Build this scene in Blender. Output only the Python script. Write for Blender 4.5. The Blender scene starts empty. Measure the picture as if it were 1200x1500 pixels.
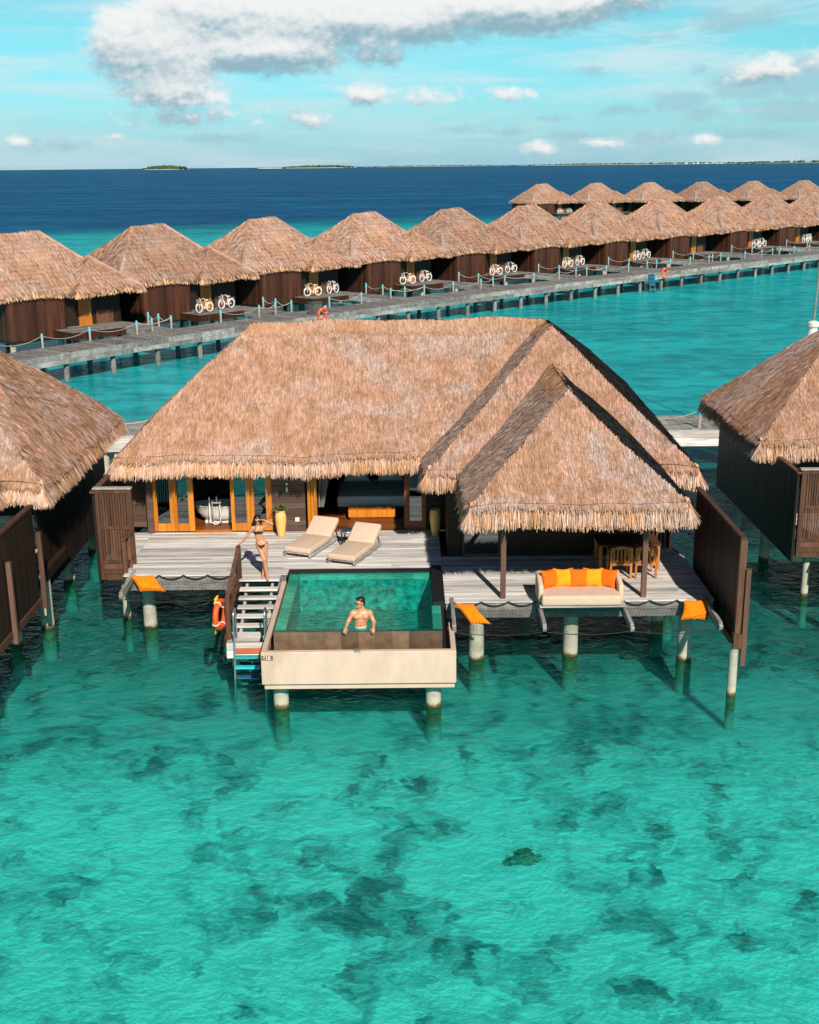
import bpy, math, random
import numpy as np
from mathutils import Vector, Matrix

R = random.Random(7)
NP = np.random.default_rng(11)
C = bpy.context.scene.collection
rad = math.radians

# ------------------------------------------------------------------ helpers
def newobj(name, data, parent=None, loc=(0, 0, 0)):
    o = bpy.data.objects.new(name, data)
    C.objects.link(o)
    o.location = loc
    if parent is not None:
        o.parent = parent
    return o

def root_origin(o):
    while o.parent is not None:
        o = o.parent
    return np.array(o.location)

def tag(o, label=None, cat=None, group=None, kind=None):
    if label: o['label'] = label
    if cat: o['category'] = cat
    if group: o['group'] = group
    if kind: o['kind'] = kind
    return o

def thing(name, loc, label, cat, group=None, rz=0.0):
    o = newobj(name, None, None, loc)
    o.rotation_euler = (0, 0, rz)
    o.empty_display_size = 0.2
    return tag(o, label, cat, group)

def copy_tree(o, parent=None):
    c = o.copy()
    C.objects.link(c)
    if parent is not None:
        c.parent = parent
    for ch in list(o.children):
        copy_tree(ch, c)
    return c

def nrm(v):
    v = np.asarray(v, float)
    return v / (np.linalg.norm(v) + 1e-12)

class MB:
    """collects shapes (world or local coordinates) and links them as ONE mesh object"""
    def __init__(s):
        s.V = []; s.F = []; s.A = []; s.n = 0
    def add(s, verts, faces, rnd=None):
        verts = np.asarray(verts, float).reshape(-1, 3)
        s.V.append(verts)
        if isinstance(faces, np.ndarray):
            s.F.extend((faces + s.n).tolist())
        else:
            s.F.extend([[i + s.n for i in f] for f in faces])
        if rnd is None: rnd = R.random()
        s.A.append(np.full(len(verts), rnd, float) if np.isscalar(rnd) else np.asarray(rnd, float))
        s.n += len(verts)
        return s
    def box(s, x0, x1, y0, y1, z0, z1, rnd=None, rot=0, piv=None):
        v = np.array([(x, y, z) for z in (z0, z1) for y in (y0, y1) for x in (x0, x1)], float)
        if rot:
            p = np.array(piv if piv is not None else ((x0+x1)/2, (y0+y1)/2, 0))
            c, sn = math.cos(rot), math.sin(rot)
            d = v - p
            v = np.stack([d[:, 0]*c - d[:, 1]*sn, d[:, 0]*sn + d[:, 1]*c, d[:, 2]], 1) + p
        return s.add(v, [[0, 2, 3, 1], [4, 5, 7, 6], [0, 1, 5, 4], [2, 6, 7, 3], [0, 4, 6, 2], [1, 3, 7, 5]], rnd)
    def beam(s, p0, p1, w, h, up=(0, 0, 1), rnd=None):
        p0 = np.array(p0, float); p1 = np.array(p1, float)
        d = nrm(p1 - p0); sd = np.cross(d, up)
        if np.linalg.norm(sd) < 1e-4: sd = np.array([1., 0, 0])
        sd = nrm(sd); u = np.cross(sd, d)
        v = []
        for p in (p0, p1):
            for a, b in ((-1, -1), (1, -1), (1, 1), (-1, 1)):
                v.append(p + sd*a*w/2 + u*b*h/2)
        return s.add(v, [[0, 3, 2, 1], [4, 5, 6, 7], [0, 1, 5, 4], [1, 2, 6, 5], [2, 3, 7, 6], [3, 0, 4, 7]], rnd)
    def tube(s, path, r, seg=8, caps=True, rnd=None, closed=False):
        P = np.asarray(path, float); n = len(P)
        rr = np.full(n, r, float) if np.isscalar(r) else np.asarray(r, float)
        V = []; ref = None
        for i in range(n):
            if closed: t = P[(i+1) % n] - P[i-1]
            else: t = P[min(i+1, n-1)] - P[max(i-1, 0)]
            t = nrm(t)
            if ref is None:
                ref = np.cross(t, (0, 0, 1.)) if abs(t[2]) < .9 else np.cross(t, (0, 1., 0))
            a = nrm(ref - t*np.dot(ref, t)); ref = a; b = np.cross(t, a)
            for k in range(seg):
                th = 2*math.pi*k/seg
                V.append(P[i] + rr[i]*(a*math.cos(th) + b*math.sin(th)))
        F = []
        for i in range(n if closed else n-1):
            j = (i+1) % n
            for k in range(seg):
                k2 = (k+1) % seg
                F.append([i*seg+k, i*seg+k2, j*seg+k2, j*seg+k])
        if caps and not closed:
            F.append(list(range(seg))[::-1]); F.append([(n-1)*seg+k for k in range(seg)])
        return s.add(V, F, rnd)
    def cyl(s, x, y, z0, z1, r, r1=None, seg=20, rnd=None):
        return s.tube([(x, y, z0), (x, y, z1)], [r, r if r1 is None else r1], seg, True, rnd)
    def lathe(s, prof, c=(0, 0, 0), seg=24, rnd=None, sx=1, sy=1):
        V = []; F = []; n = len(prof)
        for r, z in prof:
            for k in range(seg):
                t = 2*math.pi*k/seg
                V.append((c[0] + r*math.cos(t)*sx, c[1] + r*math.sin(t)*sy, c[2] + z))
        for i in range(n-1):
            for k in range(seg):
                k2 = (k+1) % seg
                F.append([i*seg+k, i*seg+k2, (i+1)*seg+k2, (i+1)*seg+k])
        F.append(list(range(seg))[::-1]); F.append([(n-1)*seg+k for k in range(seg)])
        return s.add(V, F, rnd)
    def quad(s, a, b, c, d, rnd=None):
        return s.add([a, b, c, d], [[0, 1, 2, 3]], rnd)
    def poly(s, pts, rnd=None):
        return s.add(pts, [list(range(len(pts)))], rnd)
    def rot(s, M, piv=(0, 0, 0), frm=0):
        M = np.array(M); p = np.array(piv, float)
        for i in range(frm, len(s.V)):
            s.V[i] = (s.V[i] - p) @ M.T + p
        return s
    def move(s, d, frm=0):
        for i in range(frm, len(s.V)):
            s.V[i] = s.V[i] + np.array(d, float)
        return s
    def build(s, name, mat, parent=None, smooth=False, local=False, bevel=0.0, subsurf=0):
        V = np.concatenate(s.V) if s.V else np.zeros((0, 3))
        if parent is not None and not local:
            V = V - root_origin(parent)
        me = bpy.data.meshes.new(name)
        me.from_pydata(V.tolist(), [], s.F)
        at = me.attributes.new('rnd', 'FLOAT', 'POINT')
        at.data.foreach_set('value', np.concatenate(s.A).astype(np.float32))
        if smooth: me.polygons.foreach_set('use_smooth', [True]*len(me.polygons))
        me.materials.append(mat)
        o = newobj(name, me, parent)
        if bevel:
            b = o.modifiers.new('bevel', 'BEVEL'); b.width = bevel; b.segments = 2; b.limit_method = 'ANGLE'
        if subsurf:
            m = o.modifiers.new('sub', 'SUBSURF'); m.levels = subsurf; m.render_levels = subsurf
        return o

def rotz(a):
    c, s = math.cos(a), math.sin(a)
    return np.array([[c, -s, 0], [s, c, 0], [0, 0, 1.]])
def rotx(a):
    c, s = math.cos(a), math.sin(a)
    return np.array([[1., 0, 0], [0, c, -s], [0, s, c]])
def roty(a):
    c, s = math.cos(a), math.sin(a)
    return np.array([[c, 0, s], [0, 1., 0], [-s, 0, c]])

# ------------------------------------------------------------------ node helpers
class NT:
    def __init__(s, tree): s.t = tree
    def node(s, typ, **kw):
        n = s.t.nodes.new(typ)
        for k, v in kw.items(): setattr(n, k, v)
        return n
    def put(s, sock, val):
        if val is None: return
        if isinstance(val, bpy.types.NodeSocket): s.t.links.new(val, sock)
        else: sock.default_value = val
    def math(s, op, a, b=None, c=None, clamp=False):
        n = s.node('ShaderNodeMath', operation=op); n.use_clamp = clamp
        for i, v in enumerate((a, b, c)): s.put(n.inputs[i], v)
        return n.outputs[0]
    def mix(s, f, a, b, blend='MIX'):
        n = s.node('ShaderNodeMix', data_type='RGBA', blend_type=blend)
        s.put(n.inputs[0], f); s.put(n.inputs[6], a); s.put(n.inputs[7], b)
        return n.outputs[2]
    def noise(s, vec, scale, detail=3, rough=.5, dist=0., dim='3D'):
        n = s.node('ShaderNodeTexNoise', noise_dimensions=dim)
        s.put(n.inputs['Vector'], vec)
        n.inputs['Scale'].default_value = scale; n.inputs['Detail'].default_value = detail
        n.inputs['Roughness'].default_value = rough; n.inputs['Distortion'].default_value = dist
        return n.outputs['Fac']
    def ramp(s, f, stops, interp='LINEAR'):
        n = s.node('ShaderNodeValToRGB'); cr = n.color_ramp; cr.interpolation = interp
        while len(cr.elements) < len(stops): cr.elements.new(.5)
        for e, (p, c) in zip(cr.elements, stops):
            e.position = p; e.color = (*c, 1) if len(c) == 3 else c
        s.put(n.inputs[0], f)
        return n.outputs[0]
    def smooth(s, v, lo, hi, a=0., b=1.):
        n = s.node('ShaderNodeMapRange', interpolation_type='SMOOTHSTEP')
        s.put(n.inputs[0], v)
        for i, x in enumerate((lo, hi, a, b)): n.inputs[i+1].default_value = x
        return n.outputs[0]
    def mapping(s, vec, scale=(1, 1, 1), loc=(0, 0, 0), rot=(0, 0, 0)):
        n = s.node('ShaderNodeMapping')
        s.put(n.inputs[0], vec)
        n.inputs['Location'].default_value = loc; n.inputs['Rotation'].default_value = rot; n.inputs['Scale'].default_value = scale
        return n.outputs[0]
    def attr(s, name='rnd'):
        return s.node('ShaderNodeAttribute', attribute_name=name).outputs['Fac']
    def coord(s): return s.node('ShaderNodeTexCoord').outputs['Object']
    def pos(s): return s.node('ShaderNodeNewGeometry').outputs['Position']
    def objrnd(s): return s.node('ShaderNodeObjectInfo').outputs['Random']

def newmat(name):
    m = bpy.data.materials.new(name); m.use_nodes = True
    t = m.node_tree; t.nodes.clear()
    n = NT(t); out = n.node('ShaderNodeOutputMaterial')
    return m, n, out

def principled(n, out, col, rough=.6, metal=0., bump=None, bstr=.3, bdist=.02, spec=.5, sub=0.):
    p = n.node('ShaderNodeBsdfPrincipled')
    n.put(p.inputs['Base Color'], (*col, 1) if isinstance(col, tuple) and len(col) == 3 else col)
    n.put(p.inputs['Roughness'], rough); p.inputs['Metallic'].default_value = metal
    p.inputs['Specular IOR Level'].default_value = spec
    if sub:
        p.inputs['Subsurface Weight'].default_value = sub
        p.inputs['Subsurface Radius'].default_value = (.02, .008, .004)
    if bump is not None:
        b = n.node('ShaderNodeBump'); b.inputs['Strength'].default_value = bstr; b.inputs['Distance'].default_value = bdist
        n.put(b.inputs['Height'], bump); n.t.links.new(b.outputs[0], p.inputs['Normal'])
    n.t.links.new(p.outputs[0], out.inputs[0])
    return p

def c4(c): return (c[0], c[1], c[2], 1)

def mat_simple(name, col, rough=.6, metal=0., var=.15, scale=4., sp=(1, 1, 1), spec=.5, rndvar=.25, bstr=.15, dirt=None, dirtscale=1.2, sub=0., bdist=.01):
    m, n, out = newmat(name)
    co = n.mapping(n.coord(), sp)
    f = n.noise(co, scale, 5, .6)
    lo = tuple(x*(1-var*1.3) for x in col); hi = tuple(min(1, x*(1+var)) for x in col)
    c = n.ramp(f, [(.3, lo), (.7, hi)])
    if rndvar:
        v = n.math('ADD', n.math('MULTIPLY', n.attr(), rndvar*2), 1-rndvar)
        mm = n.node('ShaderNodeMix', data_type='RGBA', blend_type='MULTIPLY'); mm.inputs[0].default_value = 1
        n.t.links.new(c, mm.inputs[6])
        cc = n.node('ShaderNodeCombineColor'); [n.t.links.new(v, cc.inputs[i]) for i in range(3)]
        n.t.links.new(cc.outputs[0], mm.inputs[7]); c = mm.outputs[2]
    if dirt:
        df = n.smooth(n.noise(n.coord(), dirtscale, 6, .65, .4), .5, .72)
        c = n.mix(df, c, c4(dirt))
    principled(n, out, c, rough, metal, f, bstr, bdist, spec, sub)
    return m

def mat_wood(name, col, dark, grain_axis=0, rough=.65, rndvar=.35, gscale=1.0, spec=.3, streak=.5):
    m, n, out = newmat(name)
    sc = [14*gscale]*3; sc[grain_axis] = .9*gscale
    co = n.coord()
    r = n.attr()
    add = n.node('ShaderNodeVectorMath', operation='ADD'); n.t.links.new(co, add.inputs[0])
    cx = n.node('ShaderNodeCombineXYZ'); [n.t.links.new(n.math('MULTIPLY', r, 37.), cx.inputs[i]) for i in range(3)]
    n.t.links.new(cx.outputs[0], add.inputs[1])
    f = n.noise(n.mapping(add.outputs[0], tuple(sc)), 1.0, 6, .65, .6)
    f2 = n.noise(n.mapping(add.outputs[0], tuple(x*.25 for x in sc)), 1.0, 4, .6, .2)
    c = n.mix(n.smooth(n.math('ADD', n.math('MULTIPLY', f, .6), n.math('MULTIPLY', f2, .4)), .5-streak*.3, .5+streak*.3), c4(dark), c4(col))
    v = n.math('ADD', n.math('MULTIPLY', r, rndvar*2), 1-rndvar)
    cc = n.node('ShaderNodeCombineColor'); [n.t.links.new(v, cc.inputs[i]) for i in range(3)]
    c = n.mix(1., c, cc.outputs[0], 'MULTIPLY')
    principled(n, out, c, rough, 0, f, .25, .006, spec)
    return m

def mat_thatch(name, tan, gold, grey, greyamt=.5, scale=1.0, strand=.45, band=0.):
    m, n, out = newmat(name)
    co = n.coord()
    r = n.attr()
    big = n.noise(n.mapping(co, (1, 1, 1.6)), .42*scale, 5, .62, .8)
    mid = n.noise(n.mapping(co, (1, 1, .6)), 1.9*scale, 4, .6)
    fine = n.noise(n.mapping(co, (9, 9, 1.6)), 1.0*scale, 4, .6)
    c = n.mix(n.smooth(mid, .38, .66), c4(tan), c4(gold))
    g = n.math('MULTIPLY', n.smooth(n.math('ADD', big, n.math('MULTIPLY', n.math('SUBTRACT', fine, .5), .35)), .48, .62), greyamt)
    g = n.math('MULTIPLY', g, n.smooth(r, .1, .75, .25, 1.))
    c = n.mix(g, c, c4(grey))
    m2 = n.noise(n.mapping(co, (1, 1, .7), (3, 1, 7)), 4.6*scale, 3, .55)
    c = n.mix(n.smooth(m2, .54, .70, 0., .65), c, c4(tuple(x*f for x, f in zip(tan, (1.05, 1.12, 1.28)))))
    c = n.mix(n.smooth(m2, .46, .32, 0., .6), c, c4(tuple(x*f for x, f in zip(gold, (.82, .9, 1.0)))))
    if band:
        sx = n.node('ShaderNodeSeparateXYZ'); n.t.links.new(co, sx.inputs[0])
        w = n.math('SINE', n.math('MULTIPLY', sx.outputs[2], 26.))
        bf = n.math('MULTIPLY', n.smooth(n.math('ADD', w, n.math('MULTIPLY', n.math('SUBTRACT', mid, .5), 3.)), .1, 1.1), band)
        c = n.mix(bf, c, c4(tuple(x*.45 for x in gold)))
    rr = n.math('FRACT', n.math('MULTIPLY', r, 7.31))
    v = n.math('ADD', n.math('MULTIPLY', rr, strand*2), 1-strand)
    v = n.math('MULTIPLY', v, n.math('ADD', n.math('MULTIPLY', fine, .5), .75))
    if band: v = n.math('MULTIPLY', v, n.math('ADD', n.math('MULTIPLY', n.objrnd(), .34), .82))
    cc = n.node('ShaderNodeCombineColor'); [n.t.links.new(v, cc.inputs[i]) for i in range(3)]
    c = n.mix(1., c, cc.outputs[0], 'MULTIPLY')
    principled(n, out, c, .85, 0, fine, .4, .03, .15)
    return m

M = {}
M['thatch'] = mat_thatch('thatch', (.52, .295, .205), (.40, .215, .125), (.51, .395, .365), .95, 1., .36)
M['thatch_far'] = mat_thatch('thatch_weathered', (.51, .295, .205), (.43, .235, .145), (.47, .35, .305), .8, .8, .24, .25)
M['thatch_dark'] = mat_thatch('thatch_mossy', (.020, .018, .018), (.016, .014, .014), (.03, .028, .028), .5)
M['thatch_brown'] = mat_thatch('thatch_shaded', (.47, .315, .25), (.36, .24, .185), (.45, .37, .345), .7, 1., .34)  # thatch copy, browner to paint the shade of left-facing slopes
M['fringe'] = mat_thatch('thatch_fringe', (.66, .395, .265), (.62, .33, .165), (.66, .50, .44), .75, 1.3, .40)
M['ridge'] = mat_thatch('thatch_ridge', (.56, .315, .195), (.50, .26, .14), (.52, .40, .34), .4, 1., .25)
M['cord'] = mat_simple('dark_cord', (.07, .05, .04), .9)
M['deck'] = mat_wood('weathered_deck', (.80, .755, .71), (.38, .35, .33), 0, .7, .27, 1.0, .2)
M['deck_y'] = mat_wood('weathered_beam', (.46, .43, .40), (.2, .185, .175), 1, .75, .25)
M['jetty_wood'] = mat_wood('jetty_board', (.27, .245, .23), (.15, .135, .125), 1, .8, .3, .5)
M['jetty_side'] = mat_wood('jetty_side_wood', (.40, .385, .36), (.17, .165, .155), 0, .8, .35, .35)
M['brown'] = mat_wood('brown_timber', (.16, .07, .040), (.075, .032, .019), 2, .55, .35, 1, .3)
M['brown_x'] = mat_wood('brown_cladding', (.14, .085, .062), (.085, .05, .037), 0, .6, .3, 1, .3)
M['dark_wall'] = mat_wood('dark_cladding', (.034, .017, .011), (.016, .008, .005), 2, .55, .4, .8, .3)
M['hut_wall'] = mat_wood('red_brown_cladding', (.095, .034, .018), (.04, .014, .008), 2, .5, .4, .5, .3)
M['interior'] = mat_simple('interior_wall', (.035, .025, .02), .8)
M['floor_wood'] = mat_wood('interior_floor', (.26, .075, .02), (.14, .035, .01), 0, .3, .25)
M['orange_wood'] = mat_wood('honey_timber', (.66, .235, .018), (.46, .14, .008), 2, .4, .15, 1, .5)
M['chair_wood'] = mat_wood('teak', (.50, .20, .05), (.32, .11, .02), 2, .45, .2, 1, .4)
M['post'] = mat_wood('porch_post', (.17, .085, .06), (.10, .05, .035), 2, .6, .3)
M['cream'] = mat_simple('cream_render', (.66, .48, .375), .75, 0, .07, 3.5, (1, 1, .35), .3, .05, .1, (.58, .41, .30), .8)
M['tile'] = mat_simple('brown_stone_tile', (.17, .105, .065), .35, 0, .25, 5, (1, 1, 1), .5, .45, .1)
M['tile_pale'] = mat_simple('pale_green_tile', (.50, .60, .46), .4, 0, .12, 4, (1, 1, 1), .5, .3, .05)
M['pool_inside'] = mat_simple('teal_pool_tile', (.012, .40, .345), .5, 0, .60, 6.5, (1, 1.5, 1), .5, .3, .05)  # strong tone variation paints water ripples into the lining
M['pool_black'] = mat_simple('pool_black', (.012, .014, .015), .5)  # near-black for the trough and the painted shadow along the pool edge
M['beige'] = mat_simple('beige_canvas', (.66, .48, .355), .9, 0, .05, 5, (1, 1, 1), .1, .08, .5, None, 1.2, 0., .03)
M['beige2'] = mat_simple('cream_canvas', (.68, .50, .37), .9, 0, .04, 5, (1, 1, 1), .1, .06, .5, None, 1.2, 0., .03)
M['orange'] = mat_simple('orange_canvas', (.80, .15, .010), .9, 0, .14, 7, (1, 1, 1), .1, .05, .6, None, 1.2, 0., .03)
M['amber'] = mat_simple('amber_canvas', (.84, .32, .014), .9, 0, .14, 7, (1, 1, 1), .1, .05, .6, None, 1.2, 0., .03)
M['orange_flat'] = mat_simple('bright_orange_canvas', (.84, .22, .008), .9, 0, .14, 6, (1, 1, 1), .1, .05, .6, None, 1.2, 0., .03)
M['white'] = mat_simple('white_enamel', (.80, .78, .72), .3, 0, .04, 3, rndvar=.04)
M['white_bike'] = mat_simple('white_bike_paint', (.82, .78, .70), .35, 0, .04, 3, rndvar=.05)
M['rubber'] = mat_simple('grey_rubber', (.62, .57, .50), .8)
M['black'] = mat_simple('black_plastic', (.015, .015, .017), .45)
M['chrome'] = mat_simple('chrome', (.7, .72, .73), .15, 1., .05, rndvar=0)
M['steel'] = mat_simple('brushed_steel', (.58, .62, .64), .28, .9, .08, rndvar=.05)
M['pot'] = mat_simple('yellow_glazed_pot', (.80, .50, .16), .4, 0, .06, 3, rndvar=.05)
M['leaf'] = mat_simple('leaf', (.06, .13, .02), .5, 0, .3, 8, rndvar=.5)
M['flower'] = mat_simple('red_flower', (.65, .03, .03), .6, rndvar=.3)
M['soil'] = mat_simple('soil', (.03, .02, .012), .9)
M['rope_white'] = mat_simple('white_rope', (.50, .46, .41), .8, 0, .1, 20)
M['net'] = mat_simple('dark_net_cord', (.022, .02, .019), .85)
M['turq'] = mat_simple('turquoise_paint', (.13, .52, .58), .5, 0, .1, 6)
M['post_grey'] = mat_simple('grey_wood_post', (.36, .31, .28), .8, 0, .2, 8)
M['buoy'] = mat_simple('orange_lifebuoy', (.86, .10, .012), .5, 0, .06)
M['yellow_rope'] = mat_simple('yellow_rope', (.88, .56, .015), .7, 0, .1, 14)
M['teal_tread'] = mat_simple('teal_tread', (.03, .33, .33), .5, 0, .1)
M['cyan_tread'] = mat_simple('cyan_tread', (.03, .62, .74), .5, 0, .1)
M['blue_tread'] = mat_simple('blue_tread', (.015, .15, .26), .5, 0, .1)
M['red_tread'] = mat_simple('red_orange_tread', (.62, .13, .045), .6, 0, .1)
M['bed'] = mat_simple('grey_linen', (.72, .74, .80), .9, 0, .05, 5, rndvar=.05)
M['curtain'] = mat_simple('pale_curtain', (.35, .33, .30), .9, 0, .1)
M['skin_w'] = mat_simple('tanned_skin', (.62, .295, .16), .42, 0, .14, 9, spec=.35, rndvar=0, sub=.08)
M['skin_m'] = mat_simple('skin', (.64, .30, .16), .36, 0, .14, 9, spec=.5, rndvar=0, sub=.08)
M['hair'] = mat_simple('dark_hair', (.012, .007, .006), .4, 0, .3, 30, (1, 1, .2), rndvar=0)
M['hair_b'] = mat_simple('brown_hair', (.022, .010, .007), .45, 0, .3, 30, rndvar=0)
M['bikini'] = mat_simple('dark_bikini', (.02, .012, .015), .7, rndvar=0)
M['trunks'] = mat_simple('white_trunks', (.75, .73, .70), .8, rndvar=0)
M['sign'] = mat_simple('brown_sign', (.26, .10, .022), .5, 0, .1)
M['sand'] = mat_simple('island_sand', (.75, .68, .55), .9)
M['bush'] = mat_simple('island_trees', (.045, .085, .035), .9, 0, .5, .03, rndvar=.6)
M['coral'] = mat_simple('dark_coral', (.15, .145, .09), .95, 0, .7, 5, rndvar=.5)
M['coral_pale'] = mat_simple('grey_coral', (.17, .20, .20), .95, 0, .5, 4, rndvar=.4)
M['bluebox'] = mat_simple('dark_box', (.12, .11, .11), .6)

def mat_pile():
    m, n, out = newmat('concrete_pile')
    p = n.pos(); sx = n.node('ShaderNodeSeparateXYZ'); n.t.links.new(p, sx.inputs[0])
    z = sx.outputs[2]
    f = n.noise(p, 3.5, 5, .65, .5)
    f2 = n.noise(n.mapping(p, (6, 6, .8)), 1.3, 4, .6)
    c = n.mix(n.smooth(f, .4, .7), (.50, .46, .37, 1), (.38, .35, .28, 1))
    rust = n.smooth(f2, .60, .72, 0, .7)
    c = n.mix(rust, c, (.42, .19, .04, 1))
    zz = n.math('ADD', z, n.math('MULTIPLY', n.math('SUBTRACT', f, .5), .28))
    c = n.mix(n.smooth(zz, .30, .17), c, (.56, .49, .37, 1))
    c = n.mix(n.smooth(zz, .12, .02), c, (.13, .075, .02, 1))
    bd = n.noise(n.mapping(p, (3., 3., 4.5)), 1., 4, .6, 1.2)  # brown bands below the waterline paint a ripple-broken reflection
    low = n.mix(n.smooth(bd, .40, .64), (.09, .06, .02, 1), (.24, .19, .10, 1))
    c = n.mix(n.smooth(zz, -.03, -.12), c, low)
    c = n.mix(n.smooth(zz, -.25, -.75, 0., .75), c, (.32, .34, .32, 1))  # painted water haze: deeper part fades to the bed tone
    principled(n, out, c, .8, 0, f, .3, .02, .3)
    return m
M['pile'] = mat_pile()
M['jetty_pile'] = mat_simple('grey_pile', (.22, .22, .20), .85, 0, .35, 3, rndvar=.2)  # grey, darker than the villa piles

def mat_glass():
    m, n, out = newmat('door_glass')
    tr = n.node('ShaderNodeBsdfTransparent'); tr.inputs[0].default_value = (.55, .62, .62, 1)
    gl = n.node('ShaderNodeBsdfGlossy'); gl.inputs['Roughness'].default_value = .02; gl.inputs[0].default_value = (.9, .95, 1, 1)
    fr = n.node('ShaderNodeFresnel'); fr.inputs[0].default_value = 1.6
    mx = n.node('ShaderNodeMixShader')
    n.t.links.new(n.math('ADD', fr.outputs[0], .1, clamp=True), mx.inputs[0])
    n.t.links.new(tr.outputs[0], mx.inputs[1]); n.t.links.new(gl.outputs[0], mx.inputs[2])
    n.t.links.new(mx.outputs[0], out.inputs[0])
    return m
M['glass'] = mat_glass()

# ------------------------------------------------------------------ water, seabed, sky
def mat_water():
    m, n, out = newmat('sea_water')
    p = n.pos(); sx = n.node('ShaderNodeSeparateXYZ'); n.t.links.new(p, sx.inputs[0])
    X, Y = sx.outputs[0], sx.outputs[1]
    # reef edge: lagoon shallow on the near side, deep sea beyond it
    edge = n.noise(n.mapping(p, (.012, .012, 0)), 1., 4, .6)
    edge2 = n.noise(n.mapping(p, (.06, .02, 0)), 1., 4, .6)
    d = n.math('SUBTRACT', Y, n.math('ADD', 236., n.math('MULTIPLY', X, .55)))
    d = n.math('ADD', d, n.math('MULTIPLY', n.math('SUBTRACT', edge, .5), 60.))
    d = n.math('ADD', d, n.math('MULTIPLY', n.math('SUBTRACT', edge2, .5), 40.))
    deep = n.smooth(d, -16., 44.)
    lag = n.smooth(Y, 30., 60.)
    w1 = n.noise(n.mapping(p, (1.0, 1.15, 1)), .9, 5, .62, 1.1)
    w2 = n.noise(n.mapping(p, (1.0, 1.2, 1)), 3.4, 3, .55, .8)
    w3 = n.noise(n.mapping(p, (.18, .24, 1)), 1., 5, .65, .6)
    h = n.math('ADD', n.math('MULTIPLY', w1, .55), n.math('MULTIPLY', w2, .30))
    h = n.math('ADD', h, n.math('MULTIPLY', w3, 1.0))
    b = n.node('ShaderNodeBump'); b.inputs['Strength'].default_value = .7; b.inputs['Distance'].default_value = .36
    n.put(b.inputs['Height'], h)
    far = n.math('ADD', n.math('MULTIPLY', n.noise(n.mapping(p, (.09, .22, 0)), 1., 8, .74, .6), .6), n.math('MULTIPLY', n.noise(n.mapping(p, (.012, .035, 0)), 1., 6, .68, .5), .4))
    far2 = n.noise(n.mapping(p, (.003, .012, 0)), 1., 4, .6, .3)
    mid = n.math('ADD', n.math('MULTIPLY', n.noise(n.mapping(p, (.42, .75, 0)), 1., 6, .68, .8), .62), n.math('MULTIPLY', n.noise(n.mapping(p, (.05, .11, 0)), 1., 5, .6, .6), .38))
    blue = n.mix(n.smooth(far, .40, .62), (.002, .042, .145, 1), (.008, .14, .28, 1))
    blue = n.mix(n.smooth(far2, .4, .65, 0, .5), blue, (.002, .062, .14, 1))
    cyan = n.mix(n.smooth(mid, .38, .62), (.004, .36, .40, 1), (.02, .74, .78, 1))
    body = n.mix(lag, (.004, .30, .26, 1), cyan)
    body = n.mix(deep, body, blue)
    kfac = n.math('ADD', n.math('MULTIPLY', lag, .55), .045)
    kfac = n.math('MAXIMUM', kfac, deep)
    di = n.node('ShaderNodeBsdfDiffuse'); n.put(di.inputs[0], body)
    tint = n.mix(lag, (.25, .975, .90, 1), (.08, .90, .92, 1))
    tr = n.node('ShaderNodeBsdfTransparent'); n.put(tr.inputs[0], tint)
    rf = n.node('ShaderNodeBsdfRefraction'); rf.inputs['IOR'].default_value = 1.10; rf.inputs['Roughness'].default_value = 0.
    n.put(rf.inputs[0], tint); n.t.links.new(b.outputs[0], rf.inputs['Normal'])
    m0 = n.node('ShaderNodeMixShader'); m0.inputs[0].default_value = REFR
    n.t.links.new(tr.outputs[0], m0.inputs[1]); n.t.links.new(rf.outputs[0], m0.inputs[2])
    m1 = n.node('ShaderNodeMixShader'); n.put(m1.inputs[0], kfac)
    n.t.links.new(m0.outputs[0], m1.inputs[1]); n.t.links.new(di.outputs[0], m1.inputs[2])
    gl = n.node('ShaderNodeBsdfGlossy'); gl.inputs['Roughness'].default_value = .06
    gl.inputs[0].default_value = (.9, 1., 1., 1)
    n.t.links.new(b.outputs[0], gl.inputs['Normal'])
    fr = n.node('ShaderNodeFresnel'); fr.inputs[0].default_value = 1.26
    n.t.links.new(b.outputs[0], fr.inputs['Normal'])
    ff = n.math('MULTIPLY', fr.outputs[0], n.math('SUBTRACT', .42, n.math('MULTIPLY', n.smooth(Y, 60., 260.), .32)))
    m2 = n.node('ShaderNodeMixShader'); n.put(m2.inputs[0], ff)
    n.t.links.new(m1.outputs[0], m2.inputs[1]); n.t.links.new(gl.outputs[0], m2.inputs[2])
    n.t.links.new(m2.outputs[0], out.inputs[0])
    return m
REFR = .16

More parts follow.
